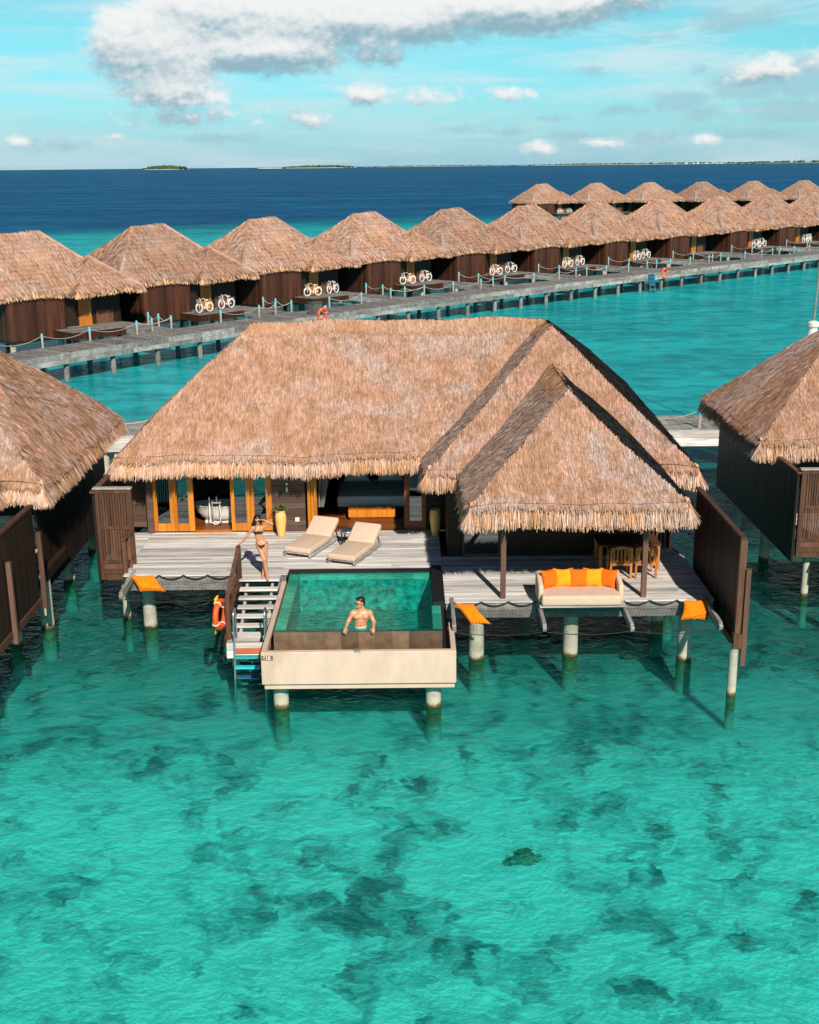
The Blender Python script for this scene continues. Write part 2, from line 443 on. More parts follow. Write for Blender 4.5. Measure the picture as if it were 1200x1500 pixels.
def mat_seabed():
    m, n, out = newmat('sandy_seabed')
    p = n.pos()
    def warp(src, scale, amt, det=4):
        wv = n.node('ShaderNodeTexNoise'); n.t.links.new(n.mapping(src, (1, 1.5, 0)), wv.inputs['Vector'])
        wv.inputs['Scale'].default_value = scale; wv.inputs['Detail'].default_value = det; wv.inputs['Roughness'].default_value = .6
        sb = n.node('ShaderNodeVectorMath', operation='MULTIPLY_ADD')
        n.t.links.new(wv.outputs['Color'], sb.inputs[0]); sb.inputs[1].default_value = amt; n.t.links.new(src, sb.inputs[2])
        return sb.outputs[0]
    q = warp(p, .8, (1.5, 1.5, 0)); q2 = warp(q, 3.6, (.34, .30, 0), 3)
    a = n.noise(n.mapping(q, (1, .9, 0)), .34, 5, .6, .5)
    c_ = n.noise(n.mapping(q2, (1, .9, 0), (7, 3, 0)), 1.25, 5, .62, .8)
    e = n.noise(n.mapping(q2, (1, .9, 0)), 3.4, 4, .62, .9)
    def cells(sc, loc):
        v = n.node('ShaderNodeTexVoronoi', feature='F1', voronoi_dimensions='2D'); n.t.links.new(n.mapping(q2, (1, .85, 0), loc), v.inputs['Vector'])
        v.inputs['Scale'].default_value = sc
        sp_ = n.node('ShaderNodeSeparateColor'); n.t.links.new(v.outputs['Color'], sp_.inputs[0])
        return sp_.outputs[0]
    v1 = cells(1.3, (2, 3, 0)); v2 = cells(3.3, (5, 1, 0))
    f = n.math('ADD', n.math('MULTIPLY', a, .36), n.math('ADD', n.math('MULTIPLY', c_, .42), n.math('MULTIPLY', e, .26)))
    f = n.math('ADD', n.math('MULTIPLY', n.math('SUBTRACT', f, .460), 3.7), .5)
    f = n.math('ADD', f, n.math('ADD', n.math('MULTIPLY', n.math('SUBTRACT', v1, .5), .56), n.math('MULTIPLY', n.math('SUBTRACT', v2, .5), .46)))
    # light and dark lines painting ripple refraction into the bed colour
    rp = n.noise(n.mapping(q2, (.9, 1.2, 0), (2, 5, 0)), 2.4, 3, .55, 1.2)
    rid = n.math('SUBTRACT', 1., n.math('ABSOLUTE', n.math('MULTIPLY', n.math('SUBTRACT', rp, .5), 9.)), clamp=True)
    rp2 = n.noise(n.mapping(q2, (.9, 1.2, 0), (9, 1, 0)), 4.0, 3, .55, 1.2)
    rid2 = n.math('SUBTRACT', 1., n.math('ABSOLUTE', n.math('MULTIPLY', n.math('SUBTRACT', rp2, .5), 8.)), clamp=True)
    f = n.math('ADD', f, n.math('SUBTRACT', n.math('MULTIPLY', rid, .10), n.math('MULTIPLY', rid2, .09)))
    col = n.ramp(f, [(.05, (.16, .19, .20)), (.20, (.25, .28, .29)), (.23, (.34, .37, .38)), (.36, (.43, .46, .47)), (.385, (.53, .56, .57)), (.52, (.62, .65, .66)), (.545, (.71, .74, .75)), (.72, (.80, .83, .84)), (.75, (.95, .96, .95))])
    # seagrass and coral clumps
    k = n.noise(n.mapping(q2, (1, .9, 0), (1, 9, 0)), .95, 5, .6, .6)
    kb = n.noise(n.mapping(p, (1, 1, 0)), .11, 2, .5)
    cl = n.math('MULTIPLY', n.smooth(k, .57, .65, 0, .42), n.smooth(kb, .46, .58))
    col = n.mix(cl, col, (.20, .24, .25, 1))
    wd = n.smooth(n.noise(n.mapping(q2, (.5, .9, 0), (4, 2, 0)), .5, 4, .6, .6), .66, .74, 0, .5)
    col = n.mix(wd, col, (.72, .60, .40, 1))
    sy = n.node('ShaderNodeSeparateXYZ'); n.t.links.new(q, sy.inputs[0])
    rubble_shade = n.math('MULTIPLY', n.smooth(sy.outputs[1], 20., 26., 1., .55), n.smooth(sy.outputs[1], 25.5, 29.5, 1., .45))   # darker rubble toward the villa, with the shade under it painted in
    cc = n.node('ShaderNodeCombineColor'); [n.t.links.new(rubble_shade, cc.inputs[i]) for i in range(3)]
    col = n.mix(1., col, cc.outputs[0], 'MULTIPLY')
    principled(n, out, col, 1., 0, f, .3, .1, .0)
    return m

def build_sea():
    W = mat_water()
    mb = MB()
    E_ = 60000.
    mb.quad((-E_, -200, 0), (E_, -200, 0), (E_, E_, 0), (-E_, E_, 0), rnd=.5)
    o = mb.build('sea_water', W); tag(o, kind='structure')
    mb = MB()
    # seabed: gently sloping sheet, dropping at the reef edge
    ys = [-200, 10, 16, 23, 26, 45, 70, 120, 200, 300, 420, 700, 60000]
    zs = [-.80, -.80, -.80, -.80, -.85, -1.1, -2.3, -2.6, -3., -6., -20., -30., -30.]
    for i in range(len(ys)-1):
        mb.quad((-E_, ys[i], zs[i]), (E_, ys[i], zs[i]), (E_, ys[i+1], zs[i+1]), (-E_, ys[i+1], zs[i+1]), rnd=.5)
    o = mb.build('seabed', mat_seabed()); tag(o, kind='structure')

SUN = nrm((.27, -1.0, .757))
def build_world():
    w = bpy.data.worlds.new('World'); bpy.context.scene.world = w; w.use_nodes = True
    t = w.node_tree; t.nodes.clear(); n = NT(t)
    out = n.node('ShaderNodeOutputWorld'); bg = n.node('ShaderNodeBackground')
    sky = n.node('ShaderNodeTexSky', sky_type='NISHITA')
    sky.sun_disc = False; sky.sun_elevation = math.asin(SUN[2]); sky.sun_rotation = math.atan2(SUN[0], SUN[1])
    sky.altitude = 0; sky.air_density = 1.0; sky.dust_density = .6; sky.ozone_density = 1.5
    g = n.node('ShaderNodeTexCoord').outputs['Generated']
    s = n.node('ShaderNodeSeparateXYZ'); t.links.new(g, s.inputs[0])
    hyp = n.math('SQRT', n.math('ADD', n.math('MULTIPLY', s.outputs[0], s.outputs[0]), n.math('MULTIPLY', s.outputs[1], s.outputs[1])))
    hyp = n.math('MAXIMUM', hyp, .02)
    az = n.math('MULTIPLY', n.math('ARCTAN2', s.outputs[0], s.outputs[1]), 57.2958)
    el = n.math('MULTIPLY', n.math('ARCTAN2', s.outputs[2], hyp), 57.2958)
    # tropical cyan sky
    tint = n.ramp(n.math('DIVIDE', el, 30.), [(0., (.44, .90, 1.42)), (.066, (.44, .96, 1.25)), (.2, (.46, 1.04, 1.06)), (.28, (.46, 1.0, 1.04)), (.5, (.28, .60, .66)), (.75, (.17, .35, .44)), (1., (.13, .27, .37))])
    base = n.mix(1., sky.outputs[0], tint, 'MULTIPLY')
    # ---- clouds in (azimuth, elevation) degrees
    # each blob: az, el, half width, half height, weight
    puffs = [(-11.0, 5.2, 3.3, 2.2, 2.1), (-8.3, 6.6, 4.4, 1.5, 2.0), (-10.4, 3.2, 3.0, .9, 1.3), (-6.2, 5.0, 4.0, 1.2, 1.9), (-2., 6.3, 6.8, 1.45, 2.3), (5., 6.7, 6.2, 1.25, 2.0), (9.5, 7.2, 3., .8, 1.2), (-1.2, 4.7, 1.5, .5, .75), (-9.8, 2.2, 3., .5, .5),
             (-1.7, 3.1, 1.3, .6, .9), (1., 3., 1.7, .4, .75), (4.7, 3.1, 1.2, .36, .85), (6., .75, .9, .4, .7), (-17.2, 1.2, .5, .3, .6), (-13., 1.4, .5, .25, .5), (-4.2, 2.1, .9, .35, .5), (15.7, 3.8, 1.7, .75, .9), (18.9, 4.2, 1.4, .8, .7), (9., .9, 1., .25, .55), (13.5, 1., .7, .3, .55)]
    greys = [(14.6, 5.9, 2., .55, 1.), (11., 5.3, 1., .3, .5), (8.2, 4., .9, .25, .6), (13.2, 4., .6, .25, .6), (9.8, 2.3, 1.3, .3, .7), (12.3, 2.6, 1.6, .5, 1.0), (13.5, 2.1, 1.5, .4, .8), (17.2, 2.2, 2.6, .55, 1.), (18.2, 3.5, 2.6, 1.0, 1.6), (15.4, 3.4, 2.0, .9, 1.6), (6.5, 2., .9, .2, .6), (2.5, 1.6, 1.4, .25, .65), (4.8, 1.4, 1., .2, .6), (-4.5, 2., 1.1, .5, .5), (7.5, 1.2, 1.5, .3, .6), (11., 1.1, 1.5, .3, .6), (15.5, 1.2, 2., .3, .65), (-15.6, 1., 2., .35, .5), (-8.6, 1.3, 2.2, .25, .6)]
    def density(azs, els, detail, blobs, a1=1.5, a2=1.25, lo=-1.2):
        cv = n.node('ShaderNodeCombineXYZ'); n.put(cv.inputs[0], azs); n.put(cv.inputs[1], els)
        v = cv.outputs[0]
        n1 = n.noise(n.mapping(v, (.50, .80, 1)), 1., detail, .48, .35)
        n2 = n.noise(n.mapping(v, (1.35, 2.1, 1), (3.1, 5.2, 0)), 1., detail, .47, .35)
        n3 = n.noise(n.mapping(v, (3.2, 4.6, 1), (1.7, .4, 0)), 1., max(2, detail-2), .5, .3)
        nn = n.math('ADD', n.math('MULTIPLY', n.math('SUBTRACT', n1, .5), a1), n.math('MULTIPLY', n.math('SUBTRACT', n2, .5), a2))
        nn = n.math('ADD', nn, n.math('MULTIPLY', n.math('SUBTRACT', n3, .5), .85))
        m = None
        for a, e, ha, he, wt in blobs:
            dx = n.math('DIVIDE', n.math('SUBTRACT', azs, a), ha); dy = n.math('DIVIDE', n.math('SUBTRACT', els, e), he)
            r2 = n.math('ADD', n.math('MULTIPLY', dx, dx), n.math('MULTIPLY', dy, dy))
            bl = n.math('MULTIPLY', n.math('SUBTRACT', 1., n.math('SQRT', r2)), wt*1.25)
            m = bl if m is None else n.math('SMOOTH_MAX', m, bl, .4)
        m = n.math('MAXIMUM', m, lo)
        return n.math('ADD', m, nn)
    d0 = density(az, el, 7, puffs)
    up1 = density(n.math('ADD', az, .12), n.math('ADD', el, .30), 6, puffs)
    up2 = density(n.math('ADD', az, .25), n.math('ADD', el, .80), 3, puffs)
    dn2 = density(az, n.math('SUBTRACT', el, .60), 3, puffs)
    alpha = n.math('MULTIPLY', n.smooth(d0, -.2, .8), .95)
    over = n.math('ADD', n.math('MULTIPLY', n.math('SUBTRACT', n.math('MINIMUM', n.math('MAXIMUM', up2, -.4), 1.), n.math('MINIMUM', n.math('MAXIMUM', dn2, -.4), 1.)), .62), n.math('MULTIPLY', n.math('SUBTRACT', up1, d0), .60))
    ccol = n.ramp(n.smooth(over, -.75, 1.0), [(0., (.96, .965, .95)), (.34, (.82, .85, .86)), (.6, (.64, .72, .76)), (1., (.30, .48, .57))])
    dg = density(az, el, 7, greys, 1.6, 1.5)
    galpha = n.math('MULTIPLY', n.smooth(dg, -.25, .75), .66)
    # thin high haze streaks
    cv = n.node('ShaderNodeCombineXYZ'); n.put(cv.inputs[0], az); n.put(cv.inputs[1], el)
    st = n.noise(n.mapping(cv.outputs[0], (.10, .75, 1), (0, 0, 0), (0, 0, -.08)), 1., 6, .62, .6)
    wisp = n.math('MULTIPLY', n.smooth(st, .40, .70), .72)
    near = n.smooth(el, 5., 18., 1., 0.)
    k = 9.0
    def kc(c):  # cloud colours are relative; Background strength scales the physical sky
        return n.mix(1., c, (k, k, k, 1), 'MULTIPLY')
    col = n.mix(n.math('MULTIPLY', wisp, near), base, kc((.74, .86, .88, 1)))
    low = n.smooth(el, 4.2, -.1, 0., .5)
    col = n.mix(low, col, kc((.46, .70, .78, 1)))
    col = n.mix(galpha, col, kc((.36, .60, .69, 1)))
    col = n.mix(alpha, col, kc(ccol))
    t.links.new(col, bg.inputs[0]); bg.inputs[1].default_value = .1
    t.links.new(bg.outputs[0], out.inputs[0])
    try:
        w.cycles.sampling_method = 'MANUAL'; w.cycles.sample_map_resolution = 512
    except Exception: pass
    L = bpy.data.lights.new('sun', 'SUN'); L.energy = 5.0; L.angle = rad(.5); L.color = (1., .93, .82)
    o = newobj('sun', L); o.rotation_euler = Vector(-SUN).to_track_quat('-Z', 'Y').to_euler(); o.location = (20, -40, 60)

def build_camera():
    cam = bpy.data.cameras.new('camera'); o = newobj('camera', cam)
    F = 1750.
    cam.sensor_fit = 'VERTICAL'; cam.sensor_height = 24.; cam.lens = 24.*F/1500.
    cam.clip_start = .1; cam.clip_end = 200000.
    th = math.atan(507/F); ro = math.atan(12/1200.)
    fw = np.array([0, math.cos(th), -math.sin(th)]); r0 = np.array([1., 0, 0]); u0 = np.cross(r0, fw)
    rt = math.cos(ro)*r0 - math.sin(ro)*u0; up = math.cos(ro)*u0 + math.sin(ro)*r0
    o.matrix_world = Matrix(((rt[0], up[0], -fw[0], 0), (rt[1], up[1], -fw[1], 0), (rt[2], up[2], -fw[2], 11.0), (0, 0, 0, 1)))
    bpy.context.scene.camera = o

# ------------------------------------------------------------------ thatch
def strand_arrays(P, D, S, w, L, tipf=.45, bend=None):
    """quads tapering from root P along D, S = side vector; w, L arrays"""
    n = len(P)
    a = P - S*w[:, None]/2; b = P + S*w[:, None]/2
    T = P + D*L[:, None]
    if bend is not None: T = T + bend
    c = T + S*(w*tipf)[:, None]/2; d = T - S*(w*tipf)[:, None]/2
    V = np.stack([a, b, c, d], 1).reshape(-1, 3)
    Fq = np.arange(n*4).reshape(n, 4)
    A = np.repeat(NP.random(n), 4)
    return V, Fq, A

def thatch_plane(mb, poly, dens, L=(.14, .30), w=(.013, .027), lift=.024, jit=.11, base=True, shift=.2):
    P = np.array(poly, float)
    if base: mb.poly(P - np.array([0, 0, .06]), rnd=.4)
    nv = nrm(np.cross(P[1]-P[0], P[2]-P[0]))
    if nv[2] < 0: nv = -nv
    down = nrm(np.array([0, 0, -1.]) + nv*nv[2])
    side = nrm(np.cross(nv, down))
    for i in range(1, len(P)-1):
        a, b, c = P[0], P[i], P[i+1]
        area = np.linalg.norm(np.cross(b-a, c-a))/2
        n = int(area*dens)
        if n < 1: continue
        u = NP.random((n, 2)); fl = u.sum(1) > 1; u[fl] = 1 - u[fl]
        p = a + u[:, :1]*(b-a) + u[:, 1:]*(c-a)
        j = NP.normal(0, jit, n)
        D = down + side*j[:, None]; D /= np.linalg.norm(D, axis=1)[:, None]
        S = side - down*j[:, None]
        S = S + nv*NP.normal(0, .35, n)[:, None]; S /= np.linalg.norm(S, axis=1)[:, None]
        LL = NP.uniform(*L, n); ww = NP.uniform(*w, n)
        p = p - D*(LL*shift)[:, None] + nv*NP.uniform(.004, .02, n)[:, None]
        bend = nv*NP.uniform(.2, 1., n)[:, None]*lift
        mb.add(*strand_arrays(p, D, S, ww, LL, .5, bend))

def fringe_run(mb, a, b, out, dens=300, L=(.43, .57), w=(.011, .022), splay=.28, depth=.16, rise=.9):
    a = np.array(a, float); b = np.array(b, float); out = nrm(out)
    ln = np.linalg.norm(b-a); n = int(ln*dens)
    if n < 1: return
    t = nrm(b-a); u = NP.random(n); q = NP.random(n)
    p = a + (b-a)*u[:, None] - out*(q*depth)[:, None] + np.array([0, 0, 1.])*(q*depth*rise - .02)[:, None]
    clump = np.sin(u*ln*9.3)*.5 + np.sin(u*ln*23.1+1)*.5
    D = np.array([0, 0, -1.]) + out*(splay + NP.normal(0, .10, n) + (1-q)*.12)[:, None] + t*(NP.normal(0, .10, n) + clump*.03)[:, None]
    D /= np.linalg.norm(D, axis=1)[:, None]
    S = t + out*NP.normal(0, .5, n)[:, None]; S /= np.linalg.norm(S, axis=1)[:, None]
    LL = NP.uniform(*L, n)*(1 + .06*clump)
    mb.add(*strand_arrays(p, D, S, NP.uniform(*w, n), LL, .55))
    back = -.06
    mb.quad(a - out*.10, b - out*.10, b - out*.03 - np.array([0, 0, L[0]*.85]), a - out*.03 - np.array([0, 0, L[0]*.85]), rnd=.3)

def fringe_corner(mb, p, o1, o2, n=240, L=(.43, .57), w=(.011, .022), splay=.3, depth=.16):
    p = np.array(p, float); f = NP.random(n)
    o = np.array(nrm(o1))*(1-f)[:, None] + np.array(nrm(o2))*f[:, None]
    o /= np.linalg.norm(o, axis=1)[:, None]
    t = np.stack([-o[:, 1], o[:, 0], np.zeros(n)], 1)
    q = NP.random(n)
    pp = p - o*(q*depth*.6)[:, None] + np.array([0, 0, 1.])*(q*depth*.8 - .02)[:, None]
    D = np.array([0, 0, -1.]) + o*(splay + .14 + NP.normal(0, .12, n))[:, None] + t*NP.normal(0, .13, n)[:, None]
    D /= np.linalg.norm(D, axis=1)[:, None]
    S = t + o*NP.normal(0, .4, n)[:, None]; S /= np.linalg.norm(S, axis=1)[:, None]
    mb.add(*strand_arrays(pp, D, S, NP.uniform(*w, n), NP.uniform(*L, n), .55))

def fringe_loop(mb, pts, outs, closed=False, **kw):
    """pts polyline along the eave, outs[i] outward normal of segment i"""
    m = len(pts)
    for i in range(m if closed else m-1):
        fringe_run(mb, pts[i], pts[(i+1) % m], outs[i], **kw)
    ck = {k: v for k, v in kw.items() if k in ('L', 'w', 'splay', 'depth')}
    dens = kw.get('dens', 300)
    for i in range(0 if closed else 1, m if closed else m-1):
        o1, o2 = np.array(outs[i-1], float), np.array(outs[i % len(outs)], float)
        t1 = np.array(pts[i]) - np.array(pts[i-1])
        if np.dot(t1[:2], o2[:2]) > 0:   # convex corner: fan of strands
            fringe_corner(mb, pts[i], o1, o2, n=int(dens*.8), **ck)

def ridge_cap(mb, a, b, w=.22, dens=1600, L=(.14, .28), ww=(.012, .024), h=.05):
    a = np.array(a, float); b = np.array(b, float); t = nrm(b-a)
    s = nrm(np.cross(t, (0, 0, 1.)))
    if a is None: return
    dn = np.array([0, 0, -1.])
    up = np.array([0, 0, h])
    for sg in (1, -1):
        q = nrm(s*sg*1.0 + dn*.92)
        thatch_plane(mb, [a+up, b+up, b+up*.6+q*w*1.5, a+up*.6+q*w*1.5], dens, L, ww, .03, .12, True, 0.)

def sag(mb, a=.035):
    """hand-laid roofs are never dead straight: low waves along planes, hips and eaves"""
    for V in mb.V:
        x, y = V[:, 0], V[:, 1]
        V[:, 2] += a*(np.sin(x*1.31+y*.7) + .7*np.sin(x*.6-y*1.9+1.2) + .5*np.sin(x*2.9+y*2.3+.4))
    return mb

# ------------------------------------------------------------------ the villa
ZE = 3.85
def pile_at(x, y, r, ztop, parent, zb=-2.2, r1=None):
    mb = MB(); mb.tube([(x, y, zb), (x, y, -.1), (x, y, .5), (x, y, ztop)], [r*1.06, r*1.04, r, r if r1 is None else r1], 20)
    return mb.build('pile', M['pile'], parent, smooth=False)

def boards(mb, x0, x1, y0, y1, z, wd=.14, th=.035, gap=.008, along='x', seg=(1.8, 3.6)):
    """deck boards, each with its own tone"""
    if along == 'x':
        y = y0
        while y < y1 - .02:
            ye = min(y + wd - gap, y1); x = x0
            while x < x1 - .02:
                xe = min(x + R.uniform(*seg), x1)
                if x1 - xe < .5: xe = x1
                dz = R.uniform(-.002, .002)
                mb.box(x, xe - .004, y, ye, z - th, z + dz)
                x = xe
            y += wd
    else:
        x = x0
        while x < x1 - .02:
            xe = min(x + wd - gap, x1); y = y0
            while y < y1 - .02:
                ye = min(y + R.uniform(*seg), y1)
                if y1 - ye < .5: ye = y1
                mb.box(x, xe, y, ye - .004, z - th, z + R.uniform(-.002, .002))
                y = ye
            x += wd

def wall_boards(mb, x0, x1, y, z0, z1, th=.04, wd=.16, horizontal=True):
    if horizontal:
        z = z0
        while z < z1 - .01:
            mb.box(x0, x1, y - th/2 - R.uniform(0, .004), y + th/2, z, min(z + wd - .008, z1)); z += wd
    else:
        x = x0
        while x < x1 - .01:
            mb.box(x, min(x + wd - .006, x1), y - th/2 - R.uniform(0, .005), y + th/2, z0, z1); x += wd

def side_boards(mb, x, y0, y1, z0, z1, th=.05, wd=.15):
    y = y0
    while y < y1 - .01:
        mb.box(x - th/2 - R.uniform(0, .006), x + th/2 + R.uniform(0, .006), y, min(y + wd - .006, y1), z0, z1); y += wd

V3 = lambda x, y, z: np.array([x, y, z], float)
def villa_shell(root, full=True):
    """roof, walls, deck and piles of a villa; the two neighbours are copies of this much"""
    sl = .923
    YF, YB, XL, XR = 29.9, 36.4, -7.58, 7.05
    zr = ZE + 3.28*sl; XA = 3.77
    rl, rr, ap = V3(-4.33, 33.15, zr), V3(XA, 33.15, zr), V3(XA, 31.48, zr)
    PX0, PX1, PY, zp0 = 1.33, 6.07, 24.9, 3.88
    PXc = 3.70; pz = zp0 + 2.37*.9; pf = V3(PXc, 27.27, pz)
    yk = 28.2 + (pz - ZE)/sl; pb = V3(PXc, yk, pz)
    e = ZE
    mb = MB()
    D = 1700
    thatch_plane(mb, [V3(XL, YF, e), V3(.47, YF, e), rr, rl], D)
    thatch_plane(mb, [V3(.47, 28.2, e), V3(PX0, 28.2, e), pb, ap], D)
    thatch_plane(mb, [V3(6.07, 28.2, e), V3(XR, 28.2, e), ap, pb], D)
    thatch_plane(mb, [V3(PX0, PY, zp0), V3(PX1, PY, zp0), pf], D)
    thatch_plane(mb, [V3(XL, YB, e), V3(XL, YF, e), rl], 1200)
    thatch_plane(mb, [V3(XR, YB, e), V3(XL, YB, e), rl, rr], 60, (.3, .5), (.04, .07))
    th = sag(mb).build('thatch_roof', M['thatch'], root)
    mb = MB()   # left-facing slopes of the wings, their shade put into a browner colour
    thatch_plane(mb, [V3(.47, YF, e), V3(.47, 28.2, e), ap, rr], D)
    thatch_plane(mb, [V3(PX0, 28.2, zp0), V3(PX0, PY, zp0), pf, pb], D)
    o = sag(mb).build('shaded_slope', M['thatch_brown'], root); o['label'] = 'left-facing thatch slopes coloured browner for shade'
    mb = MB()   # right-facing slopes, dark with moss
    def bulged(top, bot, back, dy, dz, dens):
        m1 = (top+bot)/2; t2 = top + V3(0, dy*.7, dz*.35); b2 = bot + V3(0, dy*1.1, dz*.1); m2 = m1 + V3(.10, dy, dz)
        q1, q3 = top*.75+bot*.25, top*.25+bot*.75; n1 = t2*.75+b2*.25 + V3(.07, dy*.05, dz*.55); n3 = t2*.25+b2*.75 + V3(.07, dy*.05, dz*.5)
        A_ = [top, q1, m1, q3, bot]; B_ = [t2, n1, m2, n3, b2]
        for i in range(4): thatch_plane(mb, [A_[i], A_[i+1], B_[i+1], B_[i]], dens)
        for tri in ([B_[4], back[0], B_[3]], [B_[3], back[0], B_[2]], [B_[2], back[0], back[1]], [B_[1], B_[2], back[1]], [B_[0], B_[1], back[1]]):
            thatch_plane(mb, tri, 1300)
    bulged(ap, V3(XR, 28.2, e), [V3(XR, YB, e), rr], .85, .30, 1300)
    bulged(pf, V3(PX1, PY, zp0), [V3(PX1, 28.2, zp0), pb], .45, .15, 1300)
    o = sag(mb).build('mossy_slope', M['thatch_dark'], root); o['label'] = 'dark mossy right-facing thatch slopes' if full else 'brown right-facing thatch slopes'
    # ridge caps
    mb = MB()
    ridge_cap(mb, rl, rr + V3(-.0, 0, 0)); ridge_cap(mb, ap, rr); ridge_cap(mb, pf, pb)
    for a, b in ((rl, V3(XL, YF, e)), (ap, V3(.47, 28.2, e)), (ap, V3(XR, 28.2, e)), (pf, V3(PX0, PY, zp0)), (pf, V3(PX1, PY, zp0)), (rl, V3(XL, YB, e))):
        d = nrm(b-a); n_ = int(np.linalg.norm(b-a)*300)
        u = NP.random(n_); p = a + (b-a)*u[:, None]
        sd = nrm(np.cross(d, (0, 0, 1.)))
        off = NP.normal(0, .05, n_)
        p = p + sd*off[:, None] + np.array([0, 0, 1.])*(.012 - np.abs(off)*.9)[:, None]
        DD = d*.5 + sd*np.sign(off)[:, None]*.45 + np.array([0, 0, -.55]); DD /= np.linalg.norm(DD, axis=1)[:, None]
        S = np.cross(DD, np.array([0, 0, 1.])); S /= np.linalg.norm(S, axis=1)[:, None]
        if b[0] > 5:   # right hips keep their dark far side
            keep = off > -.02 if sd[0] < 0 else off < .02
            p, DD, S = p[keep], DD[keep], S[keep]
        mb.add(*strand_arrays(p, DD, S, NP.uniform(.012, .024, len(p)), NP.uniform(.10, .2, len(p)), .5))
    sag(mb).build('ridge_cap', M['ridge'], root)
    # fringe and stitched cord along the eaves
    eave = [V3(XL, YB, e), V3(XL, YF, e), V3(.47, YF, e), V3(.47, 28.2, e), V3(PX0, 28.2, e), V3(PX0, PY, zp0), V3(PX1, PY, zp0), V3(PX1, 28.2, zp0), V3(XR, 28.2, e), V3(XR, YB, e)]
    outs = [(-1, 0, 0), (0, -1, 0), (-1, 0, 0), (0, -1, 0), (-1, 0, 0), (0, -1, 0), (1, 0, 0), (0, -1, 0), (1, 0, 0)]
    mb = MB(); fringe_loop(mb, eave, outs, dens=620)
    sag(mb).build('thatch_fringe', M['fringe'], root)
    mb = MB(); path = []
    for i in range(len(eave)-1):
        a, b = eave[i], eave[i+1]; k = max(2, int(np.linalg.norm(b-a)/.12))
        nn = np.array(outs[i], float)
        for j in range(k):
            f = j/k; s_ = np.linalg.norm(b-a)*f
            path.append(a + (b-a)*f + np.array([0, 0, .035 + .02*abs(math.sin(s_*2.6))]) - nn*.03*abs(math.sin(s_*2.6)))
    mb.tube(path, .010, 5); sag(mb).build('stitch_cord', M['cord'], root)
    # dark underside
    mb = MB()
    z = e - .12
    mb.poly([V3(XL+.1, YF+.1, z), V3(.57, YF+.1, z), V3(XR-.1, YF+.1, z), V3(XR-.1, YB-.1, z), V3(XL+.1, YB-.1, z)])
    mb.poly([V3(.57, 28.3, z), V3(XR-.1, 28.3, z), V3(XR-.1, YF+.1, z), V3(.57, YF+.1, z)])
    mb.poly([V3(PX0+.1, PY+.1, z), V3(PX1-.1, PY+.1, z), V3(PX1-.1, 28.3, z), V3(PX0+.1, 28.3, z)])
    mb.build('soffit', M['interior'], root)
    # walls
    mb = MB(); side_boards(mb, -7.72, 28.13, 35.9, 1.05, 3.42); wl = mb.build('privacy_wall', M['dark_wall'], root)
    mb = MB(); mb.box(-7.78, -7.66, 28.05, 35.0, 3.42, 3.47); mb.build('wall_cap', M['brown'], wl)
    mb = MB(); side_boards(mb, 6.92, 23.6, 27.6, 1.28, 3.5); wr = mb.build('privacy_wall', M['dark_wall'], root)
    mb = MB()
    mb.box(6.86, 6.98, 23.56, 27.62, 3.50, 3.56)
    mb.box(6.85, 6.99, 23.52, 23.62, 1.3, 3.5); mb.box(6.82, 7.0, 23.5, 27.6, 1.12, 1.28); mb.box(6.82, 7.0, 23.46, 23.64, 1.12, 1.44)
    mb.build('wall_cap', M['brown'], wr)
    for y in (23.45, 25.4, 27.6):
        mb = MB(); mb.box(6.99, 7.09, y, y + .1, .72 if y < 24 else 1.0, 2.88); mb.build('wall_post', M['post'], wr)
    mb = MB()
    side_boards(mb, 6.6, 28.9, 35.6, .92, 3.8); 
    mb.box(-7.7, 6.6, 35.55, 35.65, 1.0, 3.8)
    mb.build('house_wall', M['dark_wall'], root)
    # piles
    for x, y, r in ((-6.5, 27.95, .16), (-7.2, 28.5, .095), (-7.4, 31.5, .14), (-7.4, 34.5, .14), (1.52, 25.75, .17), (3.72, 25.9, .17), (6.31, 25.6, .165), (6.88, 23.6, .095), (6.16, 27.9, .15), (6.62, 28.98, .16), (6.2, 32.5, .16), (6.2, 35.2, .16), (-3.6, 28.4, .15), (-.2, 29., .15), (3.0, 29.3, .15), (-5.5, 31.5, .15), (-1., 33., .15), (3., 33., .15)):
        pile_at(x, y, r, 1.35 if r > .1 else 1.2, root)
    # deck
    D = 1.6
    mb = MB()
    boards(mb, -6.9, .78, 27.2, 30.72, D); boards(mb, .784, 6.82, 27.2, 28.42, D)
    boards(mb, -7.66, -6.904, 28.25, 30.72, D)
    boards(mb, .78, 6.82, 25.16, 27.2-.004, D); boards(mb, 6.05, 6.57, 28.42, 30.4, D)
    boards(mb, -4.12, -3.1, 26.78, 27.196, D)
    mb.build('deck', M['deck'], root)
    mb = MB()
    for z0, z1 in ((1.385, 1.56), (1.20, 1.375)):
        mb.box(-6.86, -4.15, 27.24, 27.29, z0, z1); mb.box(.8, 6.8, 25.2, 25.25, z0, z1)
        mb.box(-4.1, .77, 27.25, 27.3, z0, z1)
    mb.build('fascia', M['jetty_wood'], root)
    mb = MB(); mb.box(-6.85, 6.8, 27.32, 30.7, 1.3, 1.555); mb.box(.82, 6.8, 25.27, 27.32, 1.3, 1.555); mb.build('joists', M['dark_wall'], root)
    # slatted screen at the left of the deck
    mb = MB()
    x0, x1, y = -7.66, -6.78, 28.1
    mb.box(x0, x0+.09, y-.06, y+.06, 1.2, 3.52); mb.box(x1-.09, x1, y-.06, y+.06, 1.55, 3.52)
    mb.box(x0+.09, x1-.09, y-.035, y+.035, 2.5, 2.58); mb.box(x0+.09, x1-.09, y-.035, y+.035, 3.42, 3.52); mb.box(x0+.09, x1-.09, y-.035, y+.035, 1.62, 1.70)
    k = 11
